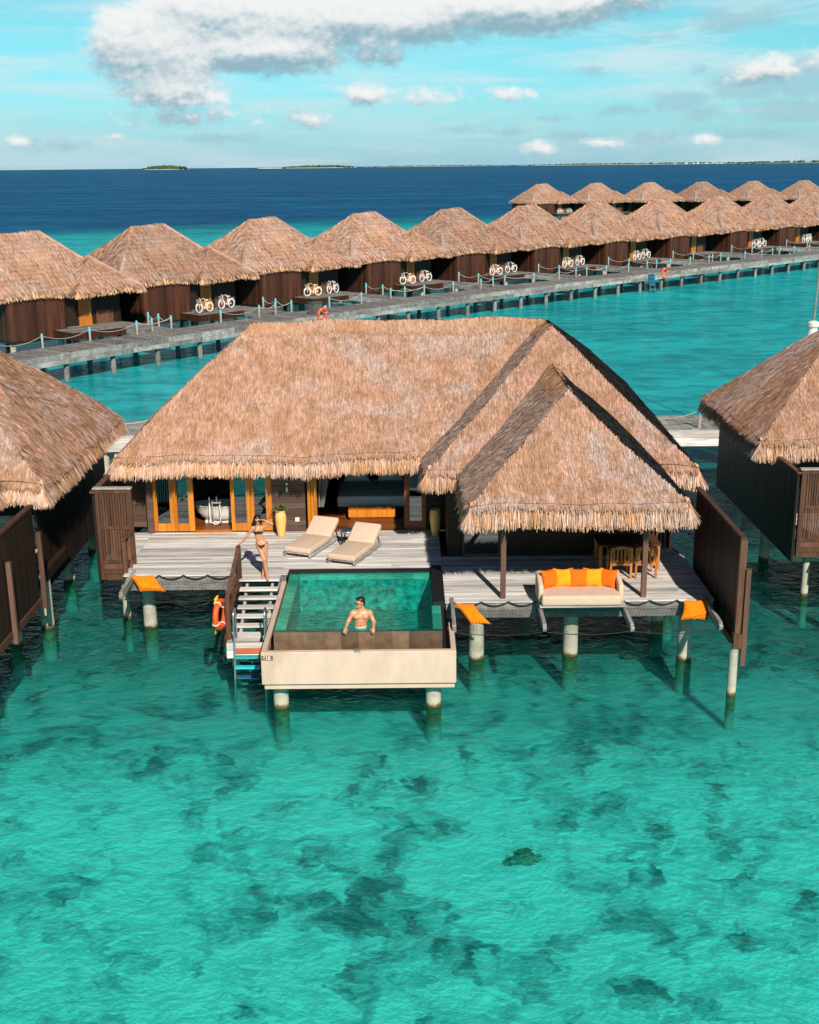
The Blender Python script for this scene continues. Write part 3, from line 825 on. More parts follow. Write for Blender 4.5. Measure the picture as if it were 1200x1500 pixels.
    for i in range(k):
        xx = x0 + .09 + (x1-x0-.18)*(i+.5)/k
        mb.box(xx-.022, xx+.022, y-.02, y+.02, 1.70, 2.5); mb.box(xx-.022, xx+.022, y-.02, y+.02, 2.58, 3.42)
    for i in range(3): mb.box(x0, x1-.12, y-.045-.004*i, y+.04, 1.2+.14*i, 1.2+.14*i+.13)
    mb.build('slatted_screen', M['brown'], root)
    mb = MB(); mb.box(-7.70, -6.76, 28.02, 28.18, 3.522, 3.56); mb.build('screen_cap', M['post_grey'], root)

def villa_front(root):
    """everything of the middle villa's front that its neighbours do not show"""
    D = 1.6
    for x, y0, y1 in ((.93, 23.75, 25.35), (2.86, 23.75, 25.3), (4.72, 23.7, 25.3), (6.62, 23.75, 25.3), (-6.7, 26.0, 27.5), (-4.24, 26.1, 27.4)):
        mb = MB(); mb.beam((x, y1, 1.56), (x, y0+.06, 1.50), .085, .17); mb.beam((x, y0+.06, 1.50), (x, y0, 1.47), .085, .11)
        mb.build('support_arm', M['deck_y'], root, bevel=.012)
    # front wall of the main house, from the left
    Y0 = 30.72; zt = 3.72
    mb = MB(); wall_boards(mb, -7.66, -6.98, Y0+.5, 1.62, zt); mb.box(-7.0, -6.83, Y0-.1, Y0+.55, 1.6, zt); mb.build('side_cladding', M['brown_x'], root)
    mb = MB(); wall_boards(mb, -3.68, -2.78, Y0, 1.6, zt)
    mb.build('front_cladding', M['brown_x'], root)
    px = lambda v: -6.83 + (v-228)*.01835
    zb = 1.635
    mb = MB()
    def fr(a, b, z0=zb, z1=zt, y=Y0): mb.box(px(a), px(b), y-.04, y+.04, z0, z1)
    def door(a, b, c, d, name='glass_door', slide=0.0):
        dm = MB(); y = Y0 + slide
        dm.box(px(a), px(b), y-.035, y+.03, zb, zt); dm.box(px(c), px(d), y-.035, y+.03, zb, zt)
        dm.box(px(b), px(c), y-.03, y+.025, zb, zb+.22); dm.box(px(b), px(c), y-.03, y+.025, zt-.12, zt)
        o = dm.build(name, M['orange_wood'], root, bevel=.004)
        g = MB(); g.box(px(b), px(c), y-.006, y+.006, zb+.22, zt-.12); g.build('pane', M['glass'], o)
        h = MB(); hx = px(b)-.035 if name == 'glass_door' and slide >= 0 else px(c)+.035
        h.box(px(c)+.03, px(c)+.05, y-.06, y-.04, 2.55, 2.75); h.build('handle', M['steel'], o)
        return o
    door(227.5, 233.5, 251.5, 257); door(257.3, 262.7, 278.5, 286.7, slide=-.01)
    door(340.7, 346, 363, 368.6, slide=-.01); door(368.9, 374.5, 391.7, 400)
    mb.box(px(227), px(400), Y0+.05, Y0+.12, zt-.1, zt+.05)
    mb.box(px(452), px(457), Y0-.05, Y0+.05, 1.6, zt); mb.box(px(457.3), px(461), Y0-.03, Y0+.06, 1.6, zt); mb.box(px(461.3), px(466), Y0-.05, Y0+.05, 1.6, zt)
    mb.build('door_frame', M['orange_wood'], root, bevel=.004)
    mb = MB(); mb.box(px(287), px(340.5), Y0-.1, Y0+.1, 1.59, 1.63); mb.build('threshold', M['orange_wood'], root)
    # bedroom sliding door at the right
    dm = MB(); dm.box(px(592.5), px(600.5), Y0-.04, Y0+.04, 1.6, zt); dm.box(px(618), px(624), Y0-.04, Y0+.04, 1.6, zt); dm.box(px(600.5), px(618), Y0-.03, Y0+.03, 1.6, 1.85)
    o = dm.build('bedroom_door', M['floor_wood'], root)
    g = MB(); g.box(px(600.5), px(618), Y0-.006, Y0+.006, 1.85, zt); g.build('pane', M['glass'], o)
    # rooms behind
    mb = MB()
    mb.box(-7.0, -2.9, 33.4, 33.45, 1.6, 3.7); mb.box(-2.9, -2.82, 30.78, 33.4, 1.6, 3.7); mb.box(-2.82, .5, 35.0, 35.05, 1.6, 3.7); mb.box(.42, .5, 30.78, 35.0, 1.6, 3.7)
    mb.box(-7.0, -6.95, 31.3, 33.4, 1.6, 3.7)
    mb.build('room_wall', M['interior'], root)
    mb = MB(); boards(mb, -6.95, -2.9, 30.78, 33.4, 1.62); boards(mb, -2.8, .42, 30.78, 35., 1.62); mb.build('interior_floor', M['floor_wood'], root)
    # wing room behind the porch
    mb = MB(); wall_boards(mb, .95, 1.28, 28.45, 1.6, 3.72); wall_boards(mb, 2.28, 5.7, 28.45, 1.6, 3.72)
    mb.build('wing_wall', M['dark_wall'], root)
    mb = MB(); side_boards(mb, .97, 28.48, 30.8, 1.6, 3.72); side_boards(mb, 5.72, 28.48, 30.8, 1.6, 3.72); mb.build('wing_side_wall', M['dark_wall'], root)
    mb = MB(); wall_boards(mb, .46, .95, 30.74, 1.6, 3.7); mb.build('recess_wall', M['dark_wall'], root)
    mb = MB(); mb.box(5.74, 6.6, 30.4, 30.45, 1.6, 3.7); mb.build('recess_wall', M['dark_wall'], root)
    mb = MB(); mb.box(1.3, 1.36, 28.36, 28.44, 1.6, 3.6); mb.box(2.2, 2.27, 28.36, 28.44, 1.6, 3.6); mb.box(1.36, 2.2, 28.36, 28.44, 1.6, 1.68); mb.box(1.36, 2.2, 28.36, 28.44, 3.5, 3.6)
    o = mb.build('wing_door', M['brown'], root)
    g = MB(); g.box(1.36, 2.2, 28.39, 28.40, 1.68, 3.5); g.build('pane', M['glass'], o)
    mb = MB()
    for i in range(6): mb.box(5.95+.1*i, 6.0+.1*i, 28.9, 28.94, 1.65, 3.6)
    mb.build('slat_panel', M['brown'], root)
    # porch posts
    for x in (2.09, 5.26):
        mb = MB(); mb.box(x-.058, x+.058, 25.33, 25.45, 1.6, 3.75, rnd=.6); mb.build('porch_post', M['post'], root, bevel=.006)
    mb = MB(); mb.box(1.5, 5.9, 25.33, 25.45, 3.62, 3.74); mb.build('porch_beam', M['post'], root)
    # deck railing at the left, next to the slatted screen
    mb = MB()
    for y, x in ((27.42, -6.88), (27.80, -6.85)): mb.box(x-.045, x+.045, y-.045, y+.045, 1.3, 2.42)
    mb.beam((-6.89, 27.34, 2.46), (-6.84, 28.04, 2.46), .10, .06); mb.beam((-6.87, 27.46, 1.78), (-6.84, 28.04, 1.78), .05, .08)
    mb.build('deck_railing', M['brown'], root)
    # small wall fittings
    mb = MB(); mb.box(-3.06, -2.95, Y0-.05, Y0-.02, 1.88, 1.99); mb.build('wall_switch', M['white'], root)
    mb = MB(); mb.lathe([(.0, 0), (.03, 0), (.035, .12), (.02, .16), (0, .17)], (-3.25, Y0-.09, 2.72), 10); mb.box(-3.28, -3.22, Y0-.09, Y0-.02, 2.9, 2.96); mb.build('wall_lamp', M['steel'], root)
    # curtain inside the bedroom
    mb = MB(); xs = np.linspace(-2.42, -2.0, 16)
    for i in range(15):
        ya, yb = 30.95+.05*math.sin(i*1.9), 30.95+.05*math.sin((i+1)*1.9)
        mb.quad((xs[i], ya, 3.7), (xs[i+1], yb, 3.7), (-2.45+(xs[i+1]+2.42)*.35, yb, 2.2), (-2.45+(xs[i]+2.42)*.35, ya, 2.2), rnd=.5)
    mb.build('curtain', M['curtain'], root, smooth=True)

def cushion_mesh(w, d, h, n=14, pinch=.10, puff=1.0):
    """soft square cushion lying flat, centre at origin"""
    mb = MB()
    g = np.linspace(-1, 1, n)
    for sg in (1, -1):
        V = []
        for j in range(n):
            for i in range(n):
                u, v = g[i], g[j]
                x = u*(1 - pinch*(1-v*v)*abs(u)**2*.9); y = v*(1 - pinch*(1-u*u)*abs(v)**2*.9)
                hh = (max(0, (1-u**4))*max(0, (1-v**4)))**.45
                V.append((x*w/2, y*d/2, sg*hh*h/2*puff))
        F = [[j*n+i, j*n+i+1, (j+1)*n+i+1, (j+1)*n+i] for j in range(n-1) for i in range(n-1)]
        if sg < 0: F = [f[::-1] for f in F]
        mb.add(V, F, rnd=.5)
    return mb

def pad_mesh(mb, x0, x1, y0, y1, z0, z1, r=.05, n=4):
    """box mattress with rounded edges"""
    bm_pts = []
    import itertools
    V = []; F = []
    def axis(a, b):
        o = [a]
        for k in range(1, n+1): o.append(a + r*(1-math.cos(k*math.pi/2/n)))
        m = [b - (x - a) for x in o[::-1]]
        return o + m
    xs, ys, zs = axis(x0, x1), axis(y0, y1), axis(z0, z1)
    def clampround(p):
        q = np.array([min(max(p[0], x0+r), x1-r), min(max(p[1], y0+r), y1-r), min(max(p[2], z0+r), z1-r)])
        d = np.array(p) - q; L = np.linalg.norm(d)
        return q + (d/L*r if L > 1e-9 else d)
    def face(A, B, fn):
        base = len(V)
        for b in B:
            for a in A: V.append(clampround(fn(a, b)))
        m = len(A)
        for j in range(len(B)-1):
            for i in range(m-1): F.append([base+j*m+i, base+j*m+i+1, base+(j+1)*m+i+1, base+(j+1)*m+i])
    face(xs, ys, lambda a, b: (a, b, z1)); face(xs[::-1], ys, lambda a, b: (a, b, z0))
    face(xs, zs, lambda a, b: (a, y0, b)); face(xs[::-1], zs, lambda a, b: (a, y1, b))
    face(ys[::-1], zs, lambda a, b: (x0, a, b)); face(ys, zs, lambda a, b: (x1, a, b))
    mb.add(V, F, rnd=.5)
    return mb
# ------------------------------------------------------------------ pool, stairs, furniture
def mat_poolwater():
    m, n, out = newmat('pool_water')
    p = n.pos()
    h = n.math('ADD', n.noise(n.mapping(p, (1, 2.2, 1)), 2.6, 4, .6, .8), n.math('MULTIPLY', n.noise(n.mapping(p, (1, 2., 1)), 8., 3, .6, .5), .3))
    b = n.node('ShaderNodeBump'); b.inputs['Strength'].default_value = .55; b.inputs['Distance'].default_value = .12
    n.put(b.inputs['Height'], h)
    tr = n.node('ShaderNodeBsdfTransparent'); tr.inputs[0].default_value = (.34, .97, .91, 1)
    di = n.node('ShaderNodeBsdfDiffuse'); n.put(di.inputs[0], n.mix(n.smooth(h, .5, .85), (.005, .22, .19, 1), (.015, .42, .34, 1)))
    m1 = n.node('ShaderNodeMixShader'); m1.inputs[0].default_value = .12
    n.t.links.new(tr.outputs[0], m1.inputs[1]); n.t.links.new(di.outputs[0], m1.inputs[2])
    gl = n.node('ShaderNodeBsdfGlossy'); gl.inputs['Roughness'].default_value = .05; n.t.links.new(b.outputs[0], gl.inputs['Normal'])
    fr = n.node('ShaderNodeFresnel'); fr.inputs[0].default_value = 1.26; n.t.links.new(b.outputs[0], fr.inputs['Normal'])
    m2 = n.node('ShaderNodeMixShader'); n.t.links.new(n.math('MULTIPLY', fr.outputs[0], .5), m2.inputs[0])
    n.t.links.new(m1.outputs[0], m2.inputs[1]); n.t.links.new(gl.outputs[0], m2.inputs[2])
    n.t.links.new(m2.outputs[0], out.inputs[0])
    return m

def build_pool():
    r = thing('plunge_pool', (-1.07, 24.8, 0), 'raised plunge pool of cream render and brown tile full of teal water', 'pool')
    mb = MB()
    mb.box(-3.08, .93, 22.7, 22.82, .74, 1.46); mb.box(-3.08, -2.97, 22.82, 27.1, .74, 1.458); mb.box(.82, .93, 22.82, 24.3, .74, 1.458)
    mb.box(-3.04, .9, 22.78, 27.1, .60, .745)
    mb.build('outer_basin', M['cream'], r, bevel=.012)
    mb = MB(); mb.box(-2.97, .82, 22.82, 23.15, 1.22, 1.26); mb.box(-2.97, -2.85, 23.15, 27., 1.22, 1.26); mb.box(.66, .82, 23.15, 24.6, 1.2, 1.25)
    mb.build('overflow_trough', M['pool_black'], r)
    mb = MB(); x = -2.85; k = 0
    while x < .66-.01:
        xe = min(x + .352, .66)
        mb.box(x, xe-.003, 23.15 - .002*(k % 2), 23.27, 1.24, 1.715); x = xe; k += 1
    y = 23.275
    while y < 26.8:
        ye = min(y+.36, 26.9)
        mb.box(-2.85, -2.74, y, ye-.003, .8, 1.70)
        if y < 24.5: mb.box(.56, .66, y, ye-.003, .8, 1.70)
        y = ye
    mb.build('tile_wall', M['tile'], r)
    mb = MB(); y = 23.275
    while y < 26.85:
        ye = min(y+.46, 26.86)
        mb.box(-2.848, -2.62, y, ye-.004, 1.66, 1.708)
        if y < 24.5: mb.box(.47, .655, y, ye-.004, 1.66, 1.708)
        y = ye
    x = -2.61
    while x < .45: mb.box(x, min(x+.44, .45), 26.74, 26.88, 1.6, 1.708); x += .445
    mb.build('edge_tiles', M['tile_pale'], r)
    mb = MB()
    mb.box(-2.74, .56, 23.27, 26.9, .78, .84); mb.box(-2.74, -2.62, 23.27, 26.75, .84, 1.655); mb.box(.48, .56, 23.27, 26.75, .84, 1.655); mb.box(-2.62, .48, 23.272, 23.30, .84, 1.69); mb.box(-2.62, .48, 26.72, 26.9, .84, 1.595)
    mb.build('pool_lining', M['pool_inside'], r)
    mb = MB(); mb.box(.50, .74, 24.66, 27.15, .9, 1.80); mb.box(-2.9, .50, 26.905, 27.15, .9, 1.735); mb.build('shadow_strip', M['pool_black'], r)  # dark strip standing in for the shadow along the pool edge
    mb = MB(); mb.quad((-2.845, 23.145, 1.722), (.655, 23.145, 1.722), (.655, 24.655, 1.722), (-2.845, 24.655, 1.722), rnd=.5)
    mb.quad((-2.845, 24.655, 1.722), (.495, 24.655, 1.722), (.495, 26.9, 1.722), (-2.845, 26.9, 1.722), rnd=.5)
    mb.build('pool_water', mat_poolwater(), r)
    for x in (-2.76, .47):
        pile_at(x, 23.25, .155, .62, r)
    pile_at(-2.6, 26.3, .155, .62, r); pile_at(.4, 26.3, .155, .62, r)
    mb = MB(); mb.box(-3.065, -2.83, 22.685, 22.70, 1.29, 1.385); s = mb.build('number_sign', M['sign'], r)
    cu = bpy.data.curves.new('number', 'FONT'); cu.body = '615'; cu.size = .105; cu.extrude = .003; cu.align_x = 'CENTER'; cu.align_y = 'CENTER'; cu.offset = .004
    cu.materials.append(M['white'])
    tmp = newobj('number_text', cu); me = bpy.data.meshes.new_from_object(tmp); bpy.data.objects.remove(tmp)
    t = newobj('number', me, s, np.array((-2.955, 22.681, 1.337)) - root_origin(r)); t.rotation_euler = (rad(90), 0, 0)
    mb = MB(); mb.box(-1.17, -1.03, 22.695, 22.83, 1.44, 1.475); mb.build('drain_cover', M['steel'], r, bevel=.008)

def build_stairs():
    r = thing('wooden_stairs', (-3.6, 25.8, 0), 'open wooden stairs of pale treads going down beside the pool to a landing', 'stairs')
    zs = [1.6-.8*i/6 for i in range(7)]; fy = [26.76, 26.48, 26.25, 26.0, 25.76, 25.51]
    for i in range(1, 6):
        mb = MB(); mb.box(-4.02, -3.12, fy[i], fy[i]+.20, zs[i]-.045, zs[i]); mb.build('tread', M['deck'], r, bevel=.006)
    for x in (-3.88, -3.28):
        mb = MB(); mb.beam((x, 26.9, 1.42), (x, 25.4, .72), .06, .14); mb.build('stringer', M['deck_y'], r)
    mb = MB()
    for i in range(5): mb.box(-4.12, -3.40, 24.86+.128*i, 24.86+.128*i+.12, .755, .80+.001*(i % 2))
    mb.box(-4.12, -3.12, 24.82, 24.86, .61, .80); mb.box(-4.12, -3.12, 24.815, 24.855, .44, .60)
    mb.build('landing', M['deck'], r)
    mb = MB(); mb.cyl(-4.0, 25.3, -2, .75, .09); mb.cyl(-3.3, 25.4, -2, .72, .09); mb.build('landing_pile', M['pile'], r)
    mb = MB()
    mb.box(-4.11, -4.01, 26.87, 26.97, 1.1, 2.40); mb.box(-4.14, -4.04, 25.0, 25.1, .45, 1.78)
    mb.beam((-4.06, 26.9, 2.36), (-4.09, 25.02, 1.74), .09, .06); mb.beam((-4.06, 26.87, 1.75), (-4.09, 25.1, 1.15), .05, .10)
    mb.beam((-4.15, 26.95, 1.55), (-4.16, 25.0, .72), .06, .22)
    mb.build('handrail', M['brown'], r)
    # ladder
    l = thing('pool_ladder', (-3.6, 24.8, 0), 'steel swim ladder with teal and cyan treads at the foot of the stairs', 'ladder')
    for x in (-3.93, -3.24):
        mb = MB(); pts = [(x, 25.12, .8), (x, 25.10, 1.3)] + [(x, 24.95+.15*math.cos(a), 1.42+.15*math.sin(a)) for a in np.linspace(0, math.pi, 8)] + [(x, 24.79, 1.2), (x, 24.74, .6), (x, 24.60, -.1), (x, 24.45, -.7)]
        mb.tube(pts, .024, 10); mb.build('ladder_rail', M['steel'], l, smooth=True)
    for z, y, m_, lab in ((.54, 24.70, 'teal_tread', 'dull teal ladder tread'), (.33, 24.62, 'cyan_tread', 'bright cyan ladder tread'), (.12, 24.56, 'blue_tread', 'dark blue ladder tread')):
        mb = MB(); mb.box(-3.905, -3.36, y-.10, y+.06, z-.035, z); o = mb.build('tread', M[m_], l, bevel=.008); o['label'] = lab
    mb = MB(); mb.box(-3.90, -3.26, 24.76, 24.80, .58, .69); o = mb.build('top_step', M['red_tread'], l, bevel=.005); o['label'] = 'red orange top step of the ladder'

def lifebuoy(loc, rz, R_=.3, label='', roped=False, size_r=.065):
    t = thing('lifebuoy', loc, label, 'lifebuoy', None, rz)
    mb = MB(); pts = [(R_*math.cos(a), 0, R_*math.sin(a)) for a in np.linspace(0, 2*math.pi, 33)[:-1]]
    mb.tube(pts, size_r, 12, closed=True); mb.build('ring', M['buoy'], t, smooth=True, local=True)
    mb = MB()
    for k in range(4):
        a = k*math.pi/2 + .4
        pts = [(R_*math.cos(a+d), size_r*1.06*math.sin(b), (R_)*math.sin(a+d)) for d, b in ((0, 0),)]
        c = np.array((R_*math.cos(a), 0, R_*math.sin(a))); rd = nrm(c)
        mb.tube([c + rd*math.cos(b)*(size_r+.006) + np.array([0, 1, 0])*math.sin(b)*(size_r+.006) for b in np.linspace(0, 2*math.pi, 13)[:-1]], .014, 5, closed=True)
    mb.build('band', M['white'], t, local=True)
    if roped:
        mb = MB()
        mb.tube([(.10*math.sin(a*2.3)+.03*math.cos(a*5), .075+.012*math.sin(3*a), .30+.10*math.cos(a)) for a in np.linspace(0, 9, 40)], .014, 6)
        mb.tube([(-.05, .08, .30), (-.06, .085, .1), (-.10, .08, -.15), (-.14, .08, -.42)], .022, 6)
        mb.tube([(-.02, .10, .28), (.03, .10, .0), (.0, .09, -.2), (-.05, .09, -.36)], .018, 6)
        mb.tube([(.05, .10, .3), (.16, .16, .05), (.2, .26, -.25), (.2, .30, -.5)], .016, 6)
        mb.build('rope', M['yellow_rope'], t, smooth=True, local=True)
    return t

def build_lounger(name, x, y, rz, label, stripe=0.):
    t = thing('sun_lounger', (x, y, 1.6), label, 'sun lounger', 'sun loungers on the deck', rz)
    mb = MB()
    mb.box(-.37, -.33, 0, 1.72, .05, .10); mb.box(.33, .37, 0, 1.72, .05, .10)
    for i in range(14): mb.box(-.35, .35, .01+i*.123, .105+i*.123, .10, .118)
    mb.build('frame', M['deck_y'], t, local=True)
    for sx in (-.34, .34):
        for yy in (.08, 1.6):
            mb = MB(); mb.box(sx-.025, sx+.025, yy-.03, yy+.03, 0, .05); mb.build('leg', M['deck_y'], t, local=True)
    mb = MB(); pad_mesh(mb, -.365, .365, .0, 1.20, .12, .27, .05); mb.build('seat_cushion', M['beige'], t, smooth=True, local=True)
    mb = MB(); pad_mesh(mb, -.365, .365, 0, .66, 0, .15, .05)
    mb.rot(rotx(rad(33)), (0, 0, 0)); mb.move((0, 1.22, .15)); mb.build('back_cushion', M['beige2'], t, smooth=True, local=True)
    mb = MB(); mb.beam((-.3, 1.2, .12), (-.3, 1.72, .47), .03, .03); mb.beam((.3, 1.2, .12), (.3, 1.72, .47), .03, .03)
    mb.beam((-.3, 1.70, .12), (-.3, 1.58, .38), .025, .025); mb.beam((.3, 1.70, .12), (.3, 1.58, .38), .025, .025)
    mb.build('back_support', M['black'], t, local=True)
    return t

def quad_cushion(corners, thick, n=14):
    """soft cushion spanning four 3-D corners"""
    A, B, Cc, D = [np.array(c, float) for c in corners]
    nv = nrm(np.cross(B-A, D-A))
    if nv[2] < 0: nv = -nv
    mb = MB(); g = np.linspace(0, 1, n)
    for sg in (1, -1):
        V = []
        for v in g:
            for u in g:
                uu, vv = 2*u-1, 2*v-1
                pu = u + (.5-u)*.10*(1-vv*vv)*abs(uu)**2; pv = v + (.5-v)*.10*(1-uu*uu)*abs(vv)**2
                p = A*(1-pu)*(1-pv) + B*pu*(1-pv) + Cc*pu*pv + D*(1-pu)*pv
                hh = (max(0, 1-uu**4)*max(0, 1-vv**4))**.5
                V.append(p + nv*sg*hh*thick/2)
        F = [[j*n+i, j*n+i+1, (j+1)*n+i+1, (j+1)*n+i] for j in range(n-1) for i in range(n-1)]
        if sg < 0: F = [f[::-1] for f in F]
        mb.add(V, F, rnd=.5)
    return mb

def build_net(loc_label, x0, x1, y0, y1, z=1.5, sag=.11, cell=.075):
    mb = MB()
    nx = int((x1-x0)/cell); ny = int((y1-y0)/cell)
    def P(u, v): return (x0+(x1-x0)*u, y0+(y1-y0)*v, z - .10*(1-v) - sag*4*u*(1-u)*(.35+.65*math.sin(math.pi*min(1, max(0, v*.8+.12)))))
    for i in range(nx+1): mb.tube([P(i/nx, j/8) for j in range(9)], .0024, 3, False)
    for j in range(ny+1): mb.tube([P(i/10, j/ny) for i in range(11)], .0024, 3, False)
    mb.tube([P(i/12, 0) for i in range(13)], .010, 6); mb.tube([P(0, i/6) for i in range(7)], .009, 6); mb.tube([P(1, i/6) for i in range(7)], .009, 6)
    o = mb.build('overwater_net', M['net']); tag(o, loc_label, 'net', 'overwater nets along the deck edge')
    mb = MB(); k = max(2, round((x1-x0)/.55)); path = []
    for i in range(k*8+1):
        u = i/(k*8); f = (i % 8)/8
        path.append((x0+(x1-x0)*u, y1-.015, 1.60 - .10*4*f*(1-f)))
    mb.tube(path, .015, 6); b = mb.build('edge_rope', M['net'], None, smooth=True)
    b.parent = o
    return o

def build_terrace_objects():
    # loungers
    build_lounger('a', -2.83, 28.42, rad(-22.5), 'beige sun lounger nearer the flower pot, left of the little stool')
    build_lounger('b', -1.70, 27.80, rad(-22.0), 'beige sun lounger with a creased seat right of the little stool, closer to the pool')
    t = thing('side_stool', (-1.60, 29.42, 1.6), 'small round stool with silver top and black sides between the loungers', 'stool')
    mb = MB(); mb.lathe([(.0, .37), (.19, .37), (.215, .385), (.215, .41), (.18, .425), (0, .43)], (0, 0, 0), 24); mb.build('top', M['steel'], t, smooth=True, local=True)
    for k in range(4):
        a = k*math.pi/2+.5; mb = MB(); mb.beam((.17*math.cos(a), .17*math.sin(a), 0), (.17*math.cos(a), .17*math.sin(a), .375), .035, .035); mb.build('leg', M['black'], t, local=True)
    mb = MB(); mb.tube([(.175*math.cos(a), .175*math.sin(a), .06) for a in np.linspace(0, 2*math.pi, 25)[:-1]], .018, 6, closed=True); mb.build('base_ring', M['steel'], t, local=True)
    # pots
    prof = [(.0, 0), (.085, 0), (.095, .03), (.125, .25), (.15, .45), (.152, .55), (.135, .66), (.12, .70), (.13, .715), (.105, .72), (.1, .68)]
    t = thing('flower_pot', (-3.40, 30.25, 1.6), 'tall yellow glazed pot with a red flowering plant against the brown wall', 'pot')
    mb = MB(); mb.lathe(prof, (0, 0, 0), 28); mb.build('vase', M['pot'], t, smooth=True, local=True)
    mb = MB(); mb.lathe([(0, .66), (.10, .66), (.10, .69), (0, .69)], (0, 0, 0), 16); mb.build('soil', M['soil'], t, local=True)
    mb = MB(); fl = MB()
    for i in range(230):
        a = R.uniform(0, 6.28); rr = abs(R.gauss(0, .10)); z = .72 + R.uniform(0, .17)*(1-rr*2.2)
        p = np.array([rr*math.cos(a), rr*math.sin(a), z]); d = nrm([math.cos(a)+R.gauss(0, .5), math.sin(a)+R.gauss(0, .5), R.uniform(-.2, 1.)])
        s_ = nrm(np.cross(d, [R.gauss(0, 1), R.gauss(0, 1), R.gauss(0, 1)])); L = R.uniform(.04, .075); w = L*.32
        (fl if i % 9 == 0 else mb).add([p, p+d*L*.5+s_*w, p+d*L, p+d*L*.5-s_*w], [[0, 1, 2, 3]])
    mb.build('foliage', M['leaf'], t, local=True); fl.build('flowers', M['flower'], t, local=True)
    t = tag((lambda o: o)(MB().lathe(prof, (.68, 30.2, 1.6), 28).build('empty_pot', M['pot'], None, smooth=True)), 'tall yellow pot without a plant standing in the shade of the eaves', 'pot')
    # bathtub and tap
    t = thing('bathtub', (-5.18, 31.7, 1.62), 'white freestanding oval bathtub behind the open glass doors', 'bathtub')
    mb = MB(); mb.lathe([(0, .07), (.42, .07), (.54, .14), (.66, .30), (.74, .50), (.77, .515), (.74, .52), (.64, .36), (.5, .19), (0, .17)], (0, 0, 0), 40, sx=1.03, sy=.55); mb.build('tub', M['white'], t, smooth=True, local=True)
    mb = MB(); mb.box(-.44, .44, -.19, .19, 0, .075); mb.build('plinth', M['white'], t, local=True)
    t = thing('bath_tap', (-5.25, 31.2, 1.62), 'freestanding chrome bath tap with hand shower and looped hose in front of the tub', 'tap')
    mb = MB()
    for x in (-.10, .12): mb.cyl(x, 0, 0, .72, .018)
    mb.beam((-.12, 0, .66), (.14, 0, .66), .04, .05); mb.tube([(.02, 0, .68), (.02, 0, .82), (.02, .12, .85), (.02, .2, .78)], .016, 8); mb.build('pipe', M['chrome'], t, local=True)
    mb = MB(); mb.tube([(-.17, -.03, .68), (-.18, -.04, .3), (-.14, -.05, .12), (-.02, -.06, .06), (.1, -.05, .12), (.13, -.04, .3), (.10, -.03, .6)], .016, 8); mb.build('hose', M['white'], t, smooth=True, local=True)
    mb = MB(); mb.tube([(-.17, -.03, .66), (-.17, -.02, .82)], [.018, .03], 10); mb.build('hand_shower', M['chrome'], t, local=True)
    # bedroom
    t = thing('bed', (-1.05, 33.3, 1.62), 'wide bed with grey linen in the dark bedroom behind the loungers', 'bed')
    mb = MB(); mb.box(-.95, .95, -1.0, 1.0, 0, .18); mb.build('bed_base', M['interior'], t, local=True)
    mb = MB(); pad_mesh(mb, -.98, .98, -1.03, 1.0, .18, .50, .07); mb.build('duvet', M['bed'], t, smooth=True, local=True)
    for x in (-.5, .5):
        mb = cushion_mesh(.75, .45, .2); mb.rot(rotx(rad(50))); mb.move((x, .8, .68)); mb.build('pillow', M['white'], t, smooth=True, local=True)
    t = thing('wooden_bench', (-1.04, 31.72, 1.62), 'low honey coloured wooden bench inside the bedroom opening', 'bench')
    mb = MB(); mb.box(-.64, .64, -.16, .22, .10, .31); mb.build('seat', M['orange_wood'], t, local=True)
    mb = MB(); mb.box(-.6, .6, -.13, .2, 0, .10); mb.build('base', M['floor_wood'], t, local=True)
    # daybed with five cushions
    t = thing('daybed', (3.77, 25.1, 1.62), 'large cream daybed with low arms on the front edge of the deck', 'daybed')
    mb = MB(); mb.box(-.93, .97, -.50, .47, .03, .06); mb.box(-.9, .93, .1, .47, -.02, .03); mb.build('base', M['deck'], t, local=True)
    mb = MB(); pad_mesh(mb, -.89, .87, -.52, .34, .065, .30, .06); mb.build('mattress', M['beige'], t, smooth=True, local=True)
    mb = MB(); pad_mesh(mb, -.93, .93, .32, .50, .065, .52, .06); mb.build('backrest', M['beige2'], t, smooth=True, local=True)
    for sg in (-1, 1):
        mb = MB(); pad_mesh(mb, -.06, .06, -.30, .40, .07, .60, .05)
        for V in mb.V:
            f = np.clip((.1 - V[:, 1])/.4, 0, 1); V[:, 2] -= np.where(V[:, 2] > .3, f*.14, 0)
        mb.move((sg*.885, 0, 0)); mb.build('arm', M['beige2'], t, smooth=True, local=True)
    cols = ['orange', 'amber', 'orange', 'amber', 'orange']
    labs = ['leftmost deep orange cushion leaning in the corner of the cream daybed', 'amber yellow cushion left of the middle one on the daybed', 'middle deep orange cushion on the cream daybed', 'amber yellow cushion right of the middle one on the daybed', 'rightmost deep orange cushion leaning in the corner of the daybed']
    for i in range(5):
        x = 3.12 + i*.325
        o = cushion_mesh(.44, .44, .15, pinch=.16); o.rot(roty(rad((14, 3, -1, -3, -14)[i]*.6))); o.rot(rotx(rad(66)))
        o.rot(rotz(rad((28, 6, 0, -6, -28)[i])))
        o.move((0, 0, 0)); ob = o.build('throw_cushion', M[cols[i]], None, smooth=True)
        ob.location = (x, 25.30 - (.05 if i in (0, 4) else (.0 if i != 2 else .01)), 2.10)
        tag(ob, labs[i], 'cushion', 'throw cushions on the daybed')
